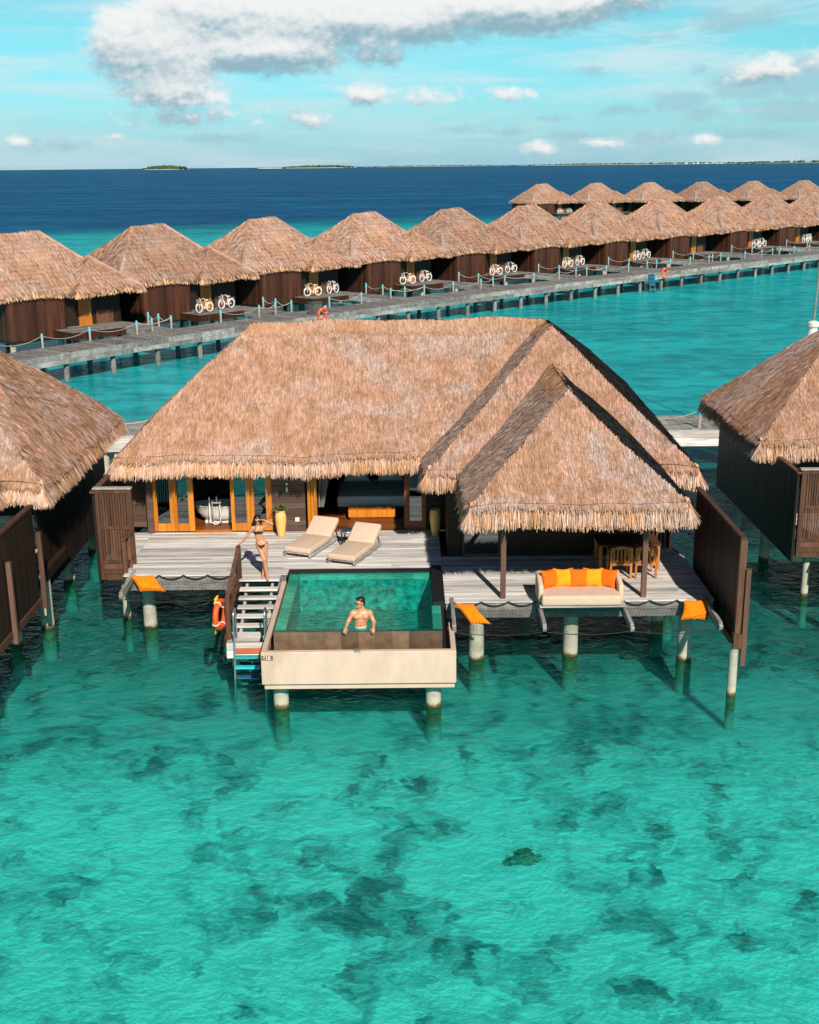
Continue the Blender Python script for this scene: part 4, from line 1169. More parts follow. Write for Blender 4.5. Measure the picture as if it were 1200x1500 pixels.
    # cushions in the nets
    for crn, lab in ((((-6.73, 27.13, 1.63), (-6.14, 27.11, 1.63), (-5.83, 26.84, 1.31), (-6.45, 26.86, 1.31)), 'flat orange net cushion at the left corner of the deck over the water'),
                     (((.96, 24.98, 1.66), (1.39, 24.90, 1.65), (1.77, 24.50, 1.32), (1.335, 24.50, 1.32)), 'flat orange net cushion between the pool and the daybed'),
                     (((6.09, 24.98, 1.66), (6.70, 25.0, 1.67), (6.57, 24.62, 1.32), (5.97, 24.66, 1.32)), 'flat orange net cushion at the right end of the deck by the dark wall')):
        tag(quad_cushion(crn, .12).build('net_cushion', M['orange_flat'], None, smooth=True), lab, 'cushion', 'orange cushions in the overwater nets')
    build_net('sagging dark net over the water left of the stairs', -6.62, -4.29, 26.05, 27.2)
    build_net('sagging dark net between the pool and the daybed', .98, 2.81, 23.8, 25.16)
    build_net('dark net under the front of the cream daybed', 2.91, 4.67, 23.8, 25.16)
    build_net('dark net right of the daybed by the dark wall', 4.77, 6.57, 23.8, 25.16)
    # dining set
    for x, lab in ((4.96, 'teak armchair with slatted back, left of the right porch post'), (5.55, 'teak armchair with slatted back, partly behind the right porch post')):
        t = thing('dining_chair', (x, 26.62, 1.6), lab, 'chair', 'teak chairs at the porch table')
        for sx in (-.235, .235):
            mb = MB(); mb.beam((sx, 0, 0), (sx, -.02, .76), .05, .045, up=(0, 1, 0)); mb.build('leg', M['chair_wood'], t, local=True)
            mb = MB(); mb.beam((sx, .48, 0), (sx, .48, .62), .045, .045, up=(0, 1, 0)); mb.build('leg', M['chair_wood'], t, local=True)
            mb = MB(); mb.box(sx-.03, sx+.03, -.02, .52, .62, .65); mb.build('armrest', M['chair_wood'], t, local=True)
        mb = MB(); mb.box(-.22, .22, 0, .50, .40, .44); mb.build('seat', M['chair_wood'], t, local=True)
        mb = MB(); mb.box(-.22, .22, -.035, .01, .33, .39)
        pts = [(-.24+.48*i/8, -.018, .73+.035*math.sin(math.pi*i/8)) for i in range(9)]
        for i in range(8): mb.beam(pts[i], pts[i+1], .03, .07)
        for i in range(5): mb.box(-.175+.0875*i-.022, -.175+.0875*i+.022, -.03, -.005, .39, .72)
        mb.build('backrest', M['chair_wood'], t, local=True)
    t = thing('dining_table', (5.3, 27.65, 1.6), 'teak dining table behind the two chairs under the porch roof', 'table')
    mb = MB(); mb.box(-.78, .72, -.42, .42, .60, .64); mb.build('tabletop', M['brown'], t, local=True)
    for sx in (-.72, .66):
        for sy in (-.36, .36):
            mb = MB(); mb.box(sx-.04, sx+.04, sy-.04, sy+.04, 0, .6); mb.build('leg', M['chair_wood'], t, local=True)

# ------------------------------------------------------------------ people: one continuous skin grown from a distance field
def smin(a, b, k):
    h = np.clip(.5 + .5*(b-a)/k, 0, 1)
    return b*(1-h) + a*h - k*h*(1-h)

def sdf_surface(prims, h=.008):
    """prims: ('c', a, b, ra, rb, k) tapered capsule | ('e', centre, radii, rotation matrix or None, k)"""
    lo = np.full(3, 1e9); hi = -lo
    for p in prims:
        if p[0] == 'c':
            for q, r in ((p[1], p[3]), (p[2], p[4])): lo = np.minimum(lo, np.array(q)-r); hi = np.maximum(hi, np.array(q)+r)
        else: lo = np.minimum(lo, np.array(p[1])-max(p[2])); hi = np.maximum(hi, np.array(p[1])+max(p[2]))
    lo -= .04; hi += .04
    n = np.ceil((hi-lo)/h).astype(int) + 1
    ax = [lo[i] + h*np.arange(n[i]) for i in range(3)]
    Dm = np.full(n, .5)
    for p in prims:
        if p[0] == 'c': a, b = np.array(p[1], float), np.array(p[2], float); rm = max(p[3], p[4]); l_, h_ = np.minimum(a, b)-rm, np.maximum(a, b)+rm; k = p[5]
        else: c = np.array(p[1], float); rm = max(p[2]); l_, h_ = c-rm, c+rm; k = p[4]
        pad = k + .05
        i0 = np.maximum(0, np.floor((l_-pad-lo)/h).astype(int)); i1 = np.minimum(n, np.ceil((h_+pad-lo)/h).astype(int)+1)
        sl = tuple(slice(i0[i], i1[i]) for i in range(3))
        X, Y, Z = np.meshgrid(ax[0][sl[0]], ax[1][sl[1]], ax[2][sl[2]], indexing='ij')
        if p[0] == 'c':
            d = b-a; L2 = max(d@d, 1e-9)
            t = np.clip(((X-a[0])*d[0] + (Y-a[1])*d[1] + (Z-a[2])*d[2])/L2, 0, 1)
            dd = np.sqrt((X-a[0]-t*d[0])**2 + (Y-a[1]-t*d[1])**2 + (Z-a[2]-t*d[2])**2) - (p[3] + t*(p[4]-p[3]))
        else:
            q = np.stack([X-c[0], Y-c[1], Z-c[2]], -1)
            if p[3] is not None: q = q @ np.array(p[3])
            r = np.array(p[2])
            k0 = np.sqrt(((q/r)**2).sum(-1)); k1 = np.sqrt(((q/r**2)**2).sum(-1)) + 1e-9
            dd = k0*(k0-1)/k1
        Dm[sl] = smin(Dm[sl], dd, k)
    # surface nets
    ins = Dm < 0
    cn = [Dm[i:n[0]-1+i, j:n[1]-1+j, k:n[2]-1+k] for i in (0, 1) for j in (0, 1) for k in (0, 1)]
    off = np.array([(i, j, k) for i in (0, 1) for j in (0, 1) for k in (0, 1)], float)
    sg = np.stack([c < 0 for c in cn], 0); act = sg.any(0) & ~sg.all(0)
    idx = np.argwhere(act); vid = np.full(act.shape, -1); vid[act] = np.arange(len(idx))
    vals = np.stack([c[act] for c in cn], 1)
    acc = np.zeros((len(idx), 3)); cnt = np.zeros(len(idx))
    for a in range(8):
        for b in range(a+1, 8):
            if abs(off[a]-off[b]).sum() != 1: continue
            va, vb = vals[:, a], vals[:, b]; cr = (va < 0) != (vb < 0)
            t = np.where(cr, va/np.where(cr, va-vb, 1), 0)
            acc += np.where(cr[:, None], off[a] + t[:, None]*(off[b]-off[a]), 0); cnt += cr
    V = lo + h*(idx + acc/cnt[:, None])
    F = []
    for axis in range(3):
        u, v = [(1, 2), (2, 0), (0, 1)][axis]
        s0 = [slice(1, -1)]*3; s0[axis] = slice(0, -1); s1 = [slice(1, -1)]*3; s1[axis] = slice(1, None)
        A_, B_ = ins[tuple(s0)], ins[tuple(s1)]
        e = np.argwhere(A_ != B_)
        if not len(e): continue
        flip = A_[tuple(e.T)]
        base = e.copy()
        for d in range(3):
            if d != axis: base[:, d] += 1
        def cell(du, dv):
            q = base.copy(); q[:, u] -= du; q[:, v] -= dv
            return vid[tuple(q.T)]
        Q = np.stack([cell(1, 1), cell(0, 1), cell(0, 0), cell(1, 0)], 1)
        Q[~flip] = Q[~flip][:, ::-1]
        F.append(Q)
    F = np.concatenate(F); F = F[(F >= 0).all(1)]
    return V, F

def smooth_mesh(V, F, it=1, f=.5):
    for _ in range(it):
        acc = np.zeros_like(V); cnt = np.zeros(len(V))
        for i in range(4):
            a, b = F[:, i], F[:, (i+1) % 4]
            np.add.at(acc, a, V[b]); np.add.at(cnt, a, 1); np.add.at(acc, b, V[a]); np.add.at(cnt, b, 1)
        V = V*(1-f) + acc/np.maximum(cnt, 1)[:, None]*f
    return V

def vnormals(V, F):
    fn = np.cross(V[F[:, 2]]-V[F[:, 0]], V[F[:, 3]]-V[F[:, 1]])
    N = np.zeros_like(V)
    for i in range(4): np.add.at(N, F[:, i], fn)
    return N/(np.linalg.norm(N, axis=1)[:, None]+1e-12)

def shell(V, F, mask, off):
    """a garment: the part of the skin where mask is true, lifted off it, with a turned-in hem"""
    N = vnormals(V, F); Fm = F[mask[F].all(1)]
    used = np.unique(Fm); mp = np.full(len(V), -1); mp[used] = np.arange(len(used))
    mb = MB(); a = V[used] + N[used]*off; b = V[used] - N[used]*.004
    mb.add(a, mp[Fm], rnd=.5)
    # hem
    ed = {}
    for f in mp[Fm]:
        for i in range(4):
            e = (f[i], f[(i+1) % 4]); ed[e] = 1
    rim = [e for e in ed if (e[1], e[0]) not in ed]
    m = len(used)
    mb.V[-1] = np.concatenate([a, b]); mb.A[-1] = np.full(2*m, .5); mb.n += m
    mb.F.extend([[e[1], e[0], e[0]+m, e[1]+m] for e in rim])
    return mb

def hand(prims, wrist, pdir, pnorm, thumb, s=1., curl=.35, side=1):
    """palm, four unequal bent fingers and a thumb from the side of the palm"""
    w = np.array(wrist, float); d = nrm(pdir); nn = nrm(np.array(pnorm, float) - d*np.dot(pnorm, d)); sd = np.cross(d, nn)
    if np.dot(sd, thumb) < 0: sd = -sd
    pc = w + d*.045*s
    Rm = np.stack([sd, d, nn], 1)
    prims.append(('e', pc, (.040*s, .050*s, .018*s), Rm, .015))
    for i, (o, L) in enumerate(((.028, .070), (.010, .080), (-.009, .075), (-.027, .058))):
        a = w + d*.082*s + sd*o*s
        b = a + (d*math.cos(curl) - nn*math.sin(curl))*L*.5*s + sd*o*.12*s
        c = b + (d*math.cos(curl*2.2) - nn*math.sin(curl*2.2))*L*.5*s
        prims.append(('c', a, b, .0095*s, .0088*s, .004)); prims.append(('c', b, c, .0088*s, .0075*s, .004))
    a = w + d*.022*s + sd*.030*s; b = a + nrm(d*.8 + sd*.75 - nn*.3)*.038*s; c = b + nrm(d*1. + sd*.25 - nn*.4)*.034*s
    prims.append(('c', a, b, .0125*s, .011*s, .008)); prims.append(('c', b, c, .011*s, .009*s, .004))

def head_prims(P, c, fwd, up, s=1.):
    """skull, jaw, nose, brow, lips, ears; c = head centre at eye height"""
    f = nrm(fwd); u = nrm(np.array(up, float) - f*np.dot(up, f)); r = np.cross(f, u)
    Rm = np.stack([r, f, u], 1); q = lambda x, y, z: np.array(c, float) + (r*x + f*y + u*z)*s
    S = lambda *a: tuple(x*s for x in a)
    P.append(('e', q(0, -.012, .028), S(.070, .088, .082), Rm, .02))
    P.append(('e', q(0, .022, -.045), S(.054, .058, .066), Rm, .025))
    P.append(('e', q(0, .058, -.093), S(.022, .022, .018), Rm, .02))
    P.append(('c', q(0, .078, .0), q(0, .098, -.034), .008*s, .012*s, .01))
    P.append(('e', q(0, .072, -.062), S(.022, .014, .010), Rm, .008))
    P.append(('e', q(0, .066, .022), S(.046, .018, .012), Rm, .012))
    for sg in (-1, 1): P.append(('e', q(sg*.071, -.008, -.012), S(.010, .022, .032), Rm, .006))
    return q, Rm

def sunglasses(q, Rm, s, mat, parent):
    mb = MB()
    for sg in (-1, 1):
        k0 = len(mb.V)
        mb.lathe([(0, -.004), (.021, -.004), (.024, 0), (.021, .004), (0, .004)], (0, 0, 0), 14, sx=1.15, sy=.85)
        Mx = np.stack([Rm[:, 0], Rm[:, 2], Rm[:, 1]], 1)
        mb.V[-1] = (mb.V[-1]*s) @ Mx.T + q(sg*.031, .088, -.004)
        mb.tube([q(sg*.056, .08, .0), q(sg*.076, .04, .002), q(sg*.078, -.01, .0)], .004*s, 6)
    mb.tube([q(-.012, .092, .002), q(.012, .092, .002)], .004*s, 6)
    return mb.build('sunglasses', mat, parent)
def build_woman():
    dy = .08
    P = []
    p = lambda x, y, z: np.array((x, y + dy, z))
    c_ = lambda a, b, ra, rb, k=.02: P.append(('c', p(*a), p(*b), ra, rb, k))
    e_ = lambda c, r, k=.03, Rm=None: P.append(('e', p(*c), r, Rm, k))
    e_((-3.575, 26.875, 2.765), (.118, .078, .135)); c_((-3.695, 26.88, 2.842), (-3.465, 26.885, 2.848), .042, .042, .03)
    c_((-3.582, 26.875, 2.95), (-3.582, 26.885, 2.85), .044, .052, .025)
    e_((-3.622, 26.80, 2.762), (.050, .046, .046), .018); e_((-3.532, 26.80, 2.765), (.050, .046, .046), .018)
    e_((-3.555, 26.875, 2.61), (.094, .072, .125), .04); e_((-3.505, 26.875, 2.455), (.138, .092, .10), .05)
    e_((-3.57, 26.925, 2.41), (.078, .075, .08), .03); e_((-3.44, 26.925, 2.415), (.078, .075, .08), .03)
    # crossing front leg and the leg behind it
    c_((-3.565, 26.865, 2.41), (-3.445, 26.73, 2.10), .086, .050, .03); c_((-3.445, 26.73, 2.10), (-3.425, 26.775, 1.94), .048, .050, .02); c_((-3.425, 26.775, 1.94), (-3.40, 26.77, 1.69), .052, .030, .02)
    c_((-3.435, 26.87, 2.41), (-3.43, 26.86, 2.08), .086, .050, .03); c_((-3.43, 26.86, 2.08), (-3.46, 26.90, 1.92), .047, .050, .015); c_((-3.46, 26.90, 1.92), (-3.51, 26.93, 1.68), .052, .030, .015)
    c_((-3.405, 26.795, 1.638), (-3.375, 26.66, 1.628), .034, .030, .02); c_((-3.375, 26.66, 1.628), (-3.36, 26.60, 1.619), .030, .018, .012); c_((-3.40, 26.77, 1.69), (-3.405, 26.785, 1.64), .031, .034, .015)
    c_((-3.515, 26.955, 1.638), (-3.505, 26.83, 1.628), .034, .030, .02); c_((-3.505, 26.83, 1.628), (-3.50, 26.77, 1.619), .030, .018, .012); c_((-3.51, 26.93, 1.69), (-3.513, 26.95, 1.64), .031, .034, .015)
    # arms
    c_((-3.70, 26.88, 2.835), (-3.83, 26.86, 2.65), .041, .032, .025); c_((-3.83, 26.86, 2.65), (-3.985, 26.86, 2.475), .034, .021, .012)
    hand(P, p(-3.985, 26.86, 2.475), (-.75, .25, -.45), (0, .4, 1), (.2, -1, 0), .82, .35)
    c_((-3.462, 26.885, 2.845), (-3.235, 26.80, 2.955), .041, .032, .025); c_((-3.235, 26.80, 2.955), (-3.415, 26.745, 3.07), .034, .021, .012)
    hand(P, p(-3.415, 26.745, 3.07), (-.95, -.05, .12), (.05, .35, 1), (0, 1, -.3), .82, .15)
    hc = p(-3.575, 26.85, 3.035); q, Rm = head_prims(P, hc, (.12, -1, -.16), (-.10, 0, 1), .93)
    V, F = sdf_surface(P, .0075); V = smooth_mesh(V, F, 1, .4)
    mb = MB(); mb.add(V, F, rnd=.5)
    o = mb.build('person', M['skin_w'], None, smooth=True)
    tag(o, 'woman in a dark bikini and sunglasses shading her eyes at the top of the stairs', 'person')
    # garments
    x, y, z = V[:, 0], V[:, 1]-dy, V[:, 2]
    torso = np.abs(x+3.575) < .128
    d1 = np.linalg.norm((V-p(-3.622, 26.80, 2.762))/np.array((.062, .062, .058)), axis=1); d2 = np.linalg.norm((V-p(-3.532, 26.80, 2.765))/np.array((.062, .062, .058)), axis=1)
    top = torso & (((np.minimum(d1, d2) < 1) & (z < 2.785)) | (np.abs(z-2.728) < .012))
    top &= (z > 2.66) & (z < 2.80)
    t = shell(V, F, top, .006).build('bikini_top', M['bikini'], o, smooth=True)
    st = MB()
    for xx, sx in ((-3.628, -3.635), (-3.526, -3.51)):
        st.tube([p(xx, 26.762, 2.785), p(xx*.5+sx*.5, 26.795, 2.84), p(sx, 26.86, 2.893), p(sx, 26.93, 2.86)], .006, 6)
    st.build('shoulder_strap', M['bikini'], o)
    xc = -3.505; ax_ = np.abs(x-xc)
    front = (z < 2.432 + ax_*.12) & (ax_ < .012 + np.clip(z-2.345, 0, 1)*.95) & (z > 2.33)
    band = np.abs(z - (2.425 + ax_*.36)) < .010
    bot = (front | band) & (ax_ < .17) & (z > 2.32) & (z < 2.52)
    shell(V, F, bot, .006).build('bikini_bottom', M['bikini'], o, smooth=True)
    sunglasses(q, Rm, .93, M['black'], o)
    H = []
    H.append(('e', q(0, -.030, .050), (.080, .092, .086), Rm, .02))
    H.append(('c', q(.06, -.03, .03), q(.092, -.03, -.09), .042, .046, .03)); H.append(('c', q(.092, -.03, -.09), q(.135, -.035, -.20), .046, .026, .03)); H.append(('c', q(.10, -.05, -.06), q(.165, -.06, -.15), .03, .016, .03))
    H.append(('c', q(-.05, -.05, .03), q(-.064, -.055, -.13), .038, .034, .03)); H.append(('c', q(0, -.075, .02), q(.03, -.08, -.18), .055, .045, .03))
    hv, hf = sdf_surface(H, .008)
    keep = ~((((hv-hc) @ Rm[:, 1]) > .040) & (((hv-hc) @ Rm[:, 2]) < .062))
    mb = MB(); mb.add(hv, hf[keep[hf].all(1)], rnd=.5); mb.build('hair', M['hair'], o, smooth=True)

def build_man():
    P = []
    p = lambda x, y, z: np.array((x, y, z), float)
    c_ = lambda a, b, ra, rb, k=.02: P.append(('c', p(*a), p(*b), ra, rb, k))
    e_ = lambda c, r, k=.03, Rm=None: P.append(('e', p(*c), r, Rm, k))
    e_((-1.035, 23.44, 1.93), (.165, .105, .15)); c_((-1.18, 23.44, 2.03), (-.885, 23.44, 2.03), .058, .058, .04)
    e_((-1.215, 23.43, 2.015), (.062, .064, .070), .03); e_((-.848, 23.43, 2.015), (.062, .064, .070), .03)
    e_((-1.115, 23.352, 1.965), (.078, .035, .055), .02); e_((-.955, 23.352, 1.965), (.078, .035, .055), .02)
    e_((-1.05, 23.43, 1.77), (.128, .088, .17), .05); e_((-1.06, 23.44, 1.60), (.148, .105, .11), .05)
    for i in range(3):
        for sx in (-.035, .035): e_((-1.045+sx, 23.35, 1.86-.07*i), (.032, .012, .030), .012)
    c_((-1.035, 23.45, 2.05), (-1.04, 23.44, 2.16), .068, .058, .04); c_((-1.11, 23.46, 2.07), (-1.04, 23.46, 2.13), .04, .04, .04); c_((-.96, 23.46, 2.07), (-1.03, 23.46, 2.13), .04, .04, .04)
    c_((-1.22, 23.43, 2.0), (-1.315, 23.36, 1.845), .050, .042, .03); c_((-1.315, 23.36, 1.845), (-1.35, 23.13, 1.80), .044, .027, .015)
    c_((-.843, 23.43, 2.0), (-.765, 23.36, 1.845), .050, .042, .03); c_((-.765, 23.36, 1.845), (-.775, 23.13, 1.80), .044, .027, .015)
    hand(P, p(-1.35, 23.13, 1.80), (-.12, -1, -.25), (0, -.2, 1), (1, 0, 0), .95, .55)
    hand(P, p(-.775, 23.13, 1.80), (.02, -1, -.25), (0, -.2, 1), (-1, 0, 0), .95, .55)
    for sx in (-.085, .085):
        c_((-1.06+sx, 23.44, 1.56), (-1.06+sx*1.15, 23.46, 1.22), .088, .055, .03); c_((-1.06+sx*1.15, 23.46, 1.22), (-1.06+sx*1.15, 23.50, .92), .056, .04, .02)
        c_((-1.06+sx*1.15, 23.52, .885), (-1.06+sx*1.25, 23.38, .87), .042, .03, .02)
    hc = p(-1.055, 23.405, 2.265); q, Rm = head_prims(P, hc, (-.80, -.58, -.06), (.02, 0, 1), 1.04)
    V, F = sdf_surface(P, .008); V = smooth_mesh(V, F, 1, .35)
    mb = MB(); mb.add(V, F, rnd=.5)
    o = mb.build('person', M['skin_m'], None, smooth=True)
    tag(o, 'bare chested man in sunglasses standing in the pool, hands on its front edge', 'person')
    z = V[:, 2]; x = V[:, 0]
    shell(V, F, (z < 1.738) & (z > 1.42) & (np.abs(x+1.06) < .2) & (V[:, 1] > 23.3), .007).build('swim_trunks', M['trunks'], o, smooth=True)
    sunglasses(q, Rm, 1.02, M['black'], o)
    H = [('e', q(0, -.026, .048), (.080, .097, .082), Rm, .02), ('e', q(0, .05, .092), (.052, .040, .026), Rm, .02), ('e', q(0, -.075, -.02), (.062, .045, .06), Rm, .02)]
    hv, hf = sdf_surface(H, .008)
    l = (hv-hc) @ Rm
    keep = ~((l[:, 1] > .03) & (l[:, 2] < .062))
    mb = MB(); mb.add(hv, hf[keep[hf].all(1)], rnd=.5); mb.build('hair', M['hair_b'], o, smooth=True)

# ------------------------------------------------------------------ bungalows beyond the jetty
BP = [(-22.8, 74.2), (-16.7, 82.4), (-10.1, 91.7), (-2.8, 100.6), (4.3, 108.2), (11.4, 115.4), (19.0, 123.0), (26.8, 130.8), (35.2, 139.2), (43.0, 147.0), (51., 155.)]
BP = [(x*1.025 - (.65, .7, .7, .7, .45, .2, .1, 0, 0, 0, 0)[i], y*1.025) for i, (x, y) in enumerate(BP)]
BROT = rad(45)
ZP, ZB = 7.24, 3.9
def build_bungalow(loc, label, group):
    r = thing('thatched_bungalow', (loc[0], loc[1], 0), label, 'bungalow', group, 0)
    K = dict(local=True)
    sl = (ZP-ZB)/3.8; e = ZB
    A, B = V3(-1.3, 0, ZP), V3(1.3, 0, ZP)
    mb = MB(); D = 110; kw = dict(L=(.30, .65), w=(.04, .08), lift=.03)
    fx0, fx1, fy = 1.0, 5.7, -4.6; hz = ZB + 2.35*sl*.88; f1 = V3(3.35, fy+2.35, hz); f0 = V3(3.35, (hz-ZB)/sl-3.8, hz)
    thatch_plane(mb, [V3(-5.1, -3.8, e), V3(5.1, -3.8, e), B, A], D, **kw)
    thatch_plane(mb, [V3(-5.1, 3.8, e), V3(-5.1, -3.8, e), A], D, **kw); thatch_plane(mb, [V3(5.1, -3.8, e), V3(5.1, 3.8, e), B], D*.6, **kw)
    thatch_plane(mb, [V3(5.1, 3.8, e), V3(-5.1, 3.8, e), A, B], 20, **kw)
    thatch_plane(mb, [V3(fx0, fy, e+.01), V3(fx1, fy, e+.01), f1], D, **kw); thatch_plane(mb, [V3(fx0, -3.8, e+.01), V3(fx0, fy, e+.01), f1, f0], D, **kw); thatch_plane(mb, [V3(fx1, fy, e+.01), V3(fx1, -1.5, e+.01), V3(5.1, -1.2, e+.3), f0, f1], D*.6, **kw)
    ridge_cap(mb, A, B, .2, 160, (.25, .5), (.04, .08)); ridge_cap(mb, f0, f1, .2, 160, (.25, .5), (.04, .08))
    sag(mb, .045).build('thatch_roof', M['thatch_far'], r, **K)
    mb = MB()
    for a, b in ((A, V3(-5.1, -3.8, e)), (B, V3(5.1, -3.8, e)), (f1, V3(fx0, fy, e)), (f1, V3(fx1, fy, e))):
        d = nrm(b-a); sd = nrm(np.cross(d, (0, 0, 1.)))
        for sg in (1, -1):
            q = nrm(sd*sg + np.array([0, 0, -.62]))*.2
            up_ = np.array([0, 0, .07]); mb.quad(a+up_, b+up_, b+up_*.4+q, a+up_*.4+q, rnd=R.random())
    sag(mb, .045).build('hip_cap', M['thatch_far'], r, **K)
    eave = [V3(5.1, 3.8, e), V3(-5.1, 3.8, e), V3(-5.1, -3.8, e), V3(fx0, -3.8, e), V3(fx0, fy, e), V3(fx1, fy, e), V3(fx1, -1.2, e), V3(5.1, -1.2, e), V3(5.1, 3.8, e)]
    outs = [(0, 1, 0), (-1, 0, 0), (0, -1, 0), (-1, 0, 0), (0, -1, 0), (1, 0, 0), (0, 1, 0), (1, 0, 0)]
    mb = MB(); fringe_loop(mb, eave, outs, dens=95, L=(.34, .50), w=(.05, .09), splay=.3)
    sag(mb, .045).build('thatch_fringe', M['fringe'], r, **K)
    mb = MB(); mb.poly([(-5., -3.7, e-.1), (5., -3.7, e-.1), (5., 3.7, e-.1), (-5., 3.7, e-.1)]); mb.poly([(fx0+.1, fy+.1, e-.11), (fx1-.1, fy+.1, e-.11), (fx1-.1, -1.3, e-.11), (fx0+.1, -1.3, e-.11)]); mb.build('soffit', M['interior'], r, **K)
    # walls: planked bathroom box in front, recessed entrance
    mb = MB(); wall_boards(mb, -3.1, .6, -3.7, 1.1, e-.1, .06, .3, False); side_boards(mb, -3.1, -3.65, .5, 1.1, e-.1, .06, .3); side_boards(mb, .6, -3.65, -.6, 1.1, e-.1, .06, .3)
    wall_boards(mb, -4.7, -3.1, .5, 1.1, e-.1, .06, .3, False); side_boards(mb, -4.7, .5, 3.4, 1.1, e-.1, .06, .3); side_boards(mb, 4.8, -3.1, 3.4, 1.1, e-.1, .06, .3); mb.box(-4.7, 4.8, 3.35, 3.42, 1.1, e-.1)
    mb.build('planked_wall', M['hut_wall'], r, **K)
    mb = MB(); mb.box(-3.16, .66, -3.78, -3.67, 1.0, 1.14); mb.box(-3.16, -3.05, -3.67, .5, 1.0, 1.14); mb.box(-4.75, 4.85, .4, 3.45, .95, 1.09); mb.build('base_beam', M['dark_wall'], r, **K)
    mb = MB(); wall_boards(mb, .62, 4.78, -3.15, 1.6, e-.1, .06, .3, False); mb.build('entrance_wall', M['dark_wall'], r, **K)
    mb = MB(); mb.box(1.75, 2.65, -3.27, -3.19, 1.6, 3.75); o = mb.build('door', M['orange_wood'], r, **K)
    mb = MB(); mb.box(2.5, 2.54, -3.33, -3.27, 2.5, 2.7); mb.build('handle', M['steel'], o, **K)
    mb = MB(); mb.box(3.0, 4.2, -3.22, -3.19, 1.6, 2.45); mb.build('entrance_panel', M['brown'], r, **K)
    # platform and piles
    mb = MB(); boards(mb, -.3, 4.9, -5.9, -3.82, 1.6, .28, .05, .012, 'x', (2, 3)); boards(mb, .66, 4.8, -3.8, -3.2, 1.6, .28, .05, .012, 'x', (2, 3)); mb.build('platform', M['jetty_wood'], r, **K)
    mb = MB(); mb.box(-.32, 4.92, -5.96, -5.90, 1.15, 1.58); mb.box(-.36, -.31, -5.9, -3.8, 1.15, 1.58); mb.build('platform_fascia', M['hut_wall'], r, **K)
    for x, y in ((-2.9, -3.4), (.3, -3.4), (1.2, -5.6), (4.2, -5.6), (-2.9, 0), (-4.4, 1), (-4.4, 3.1), (0, 3.), (4.4, 3.), (2.6, -1), (4.5, -1)):
        mb = MB(); mb.cyl(x, y, -2.6, 1.15, .17, seg=12); mb.build('pile', M['pile'], r, **K)
    r.rotation_euler = (0, 0, BROT)
    return r

def blocal(loc, x, y, rz=BROT):
    c, s = math.cos(rz), math.sin(rz)
    return np.array((loc[0] + x*c - y*s, loc[1] + x*s + y*c))

def build_bike(x, y, rz, label, group='white bicycles on the bungalow platforms'):
    t = thing('bicycle', (x, y, 1.62), label, 'bicycle', group, rz)
    K = dict(local=True)
    for wx in (-.52, .54):
        mb = MB(); mb.tube([(wx+.30*math.cos(a), 0, .34+.30*math.sin(a)) for a in np.linspace(0, 2*math.pi, 25)[:-1]], .045, 6, closed=True); w = mb.build('wheel', M['white_bike'], t, **K)
        mb = MB()
        for k in range(8):
            a = k*math.pi/4; mb.tube([(wx, 0, .34), (wx+.28*math.cos(a), 0, .34+.28*math.sin(a))], .006, 3)
        mb.cyl(wx, 0, .32, .36, .04, seg=8); mb.build('spokes', M['steel'], w, **K)
    mb = MB()
    mb.tube([(-.52, 0, .34), (-.36, 0, .85), (-.34, 0, .98)], .028, 6); mb.tube([(-.38, 0, .78), (-.16, 0, .42), (.06, 0, .30)], .045, 6); mb.tube([(.06, 0, .30), (.20, 0, .86)], .032, 6)
    mb.tube([(.06, 0, .30), (.54, 0, .34)], .028, 6); mb.tube([(.14, 0, .66), (.54, 0, .34)], .026, 6)
    for wx, a0, a1 in ((-.52, .35, 2.6), (.54, .25, 2.7)): mb.tube([(wx+.37*math.cos(a), 0, .34+.37*math.sin(a)) for a in np.linspace(a0, a1, 10)], .035, 5)
    mb.box(.34, .78, -.06, .06, .72, .75); mb.build('frame', M['white_bike'], t, **K)
    mb = MB(); pad_mesh(mb, .08, .36, -.09, .09, .86, .95, .03, 2); mb.build('saddle', M['white_bike'], t, smooth=True, **K)
    mb = MB(); mb.tube([(-.18, -.30, 1.04), (-.30, -.2, 1.06), (-.34, 0, .99), (-.30, .2, 1.06), (-.18, .30, 1.04)], .022, 6); mb.build('handlebar', M['white_bike'], t, **K)
    mb = MB()
    for z in (.80, .88, .96): mb.tube([(-.66, -.14, z), (-.42, -.14, z), (-.42, .14, z), (-.66, .14, z)], .012, 4, closed=True)
    mb.box(-.66, -.42, -.14, .14, .74, .76); mb.build('basket', M['rubber'], t, **K)
    t.scale = (.9, .9, .9)
    return t

# ------------------------------------------------------------------ jetty
JP = [(-27.5, 50.5), (-19.46, 62.0), (-15.37, 67.75), (-10.41, 73.96), (.15, 86.42), (11.24, 98.01), (25.31, 111.56), (43.76, 129.34), (62., 147.)]
JW = 2.5
def poly_pts(P, step):
    out = []; P = [np.array(p, float) for p in P]; carry = 0.
    for a, b in zip(P[:-1], P[1:]):
        L = np.linalg.norm(b-a); t = nrm(np.append(b-a, 0))[:2]; d = carry
        while d < L:
            out.append((a+t*d, t)); d += step
        carry = d - L
    return out

def post_thing(proto, x, y, label=None, group=None, z=1.6):
    c = copy_tree(proto); c.location = (x, y, z)
    return c

def rope(pts, sag=.32, r=.02, name='rope', label='', group='white ropes strung between the rope posts', r_mat='rope_white'):
    mb = MB(); path = []
    for a, b in zip(pts[:-1], pts[1:]):
        a, b = np.array(a), np.array(b)
        for k in range(8):
            f = k/8; path.append(a + (b-a)*f - np.array([0, 0, sag*4*f*(1-f)]))
    path.append(np.array(pts[-1]))
    mb.tube(path, r, 5); o = mb.build(name, M[r_mat], None, smooth=True)
    return tag(o, label, 'rope', group)

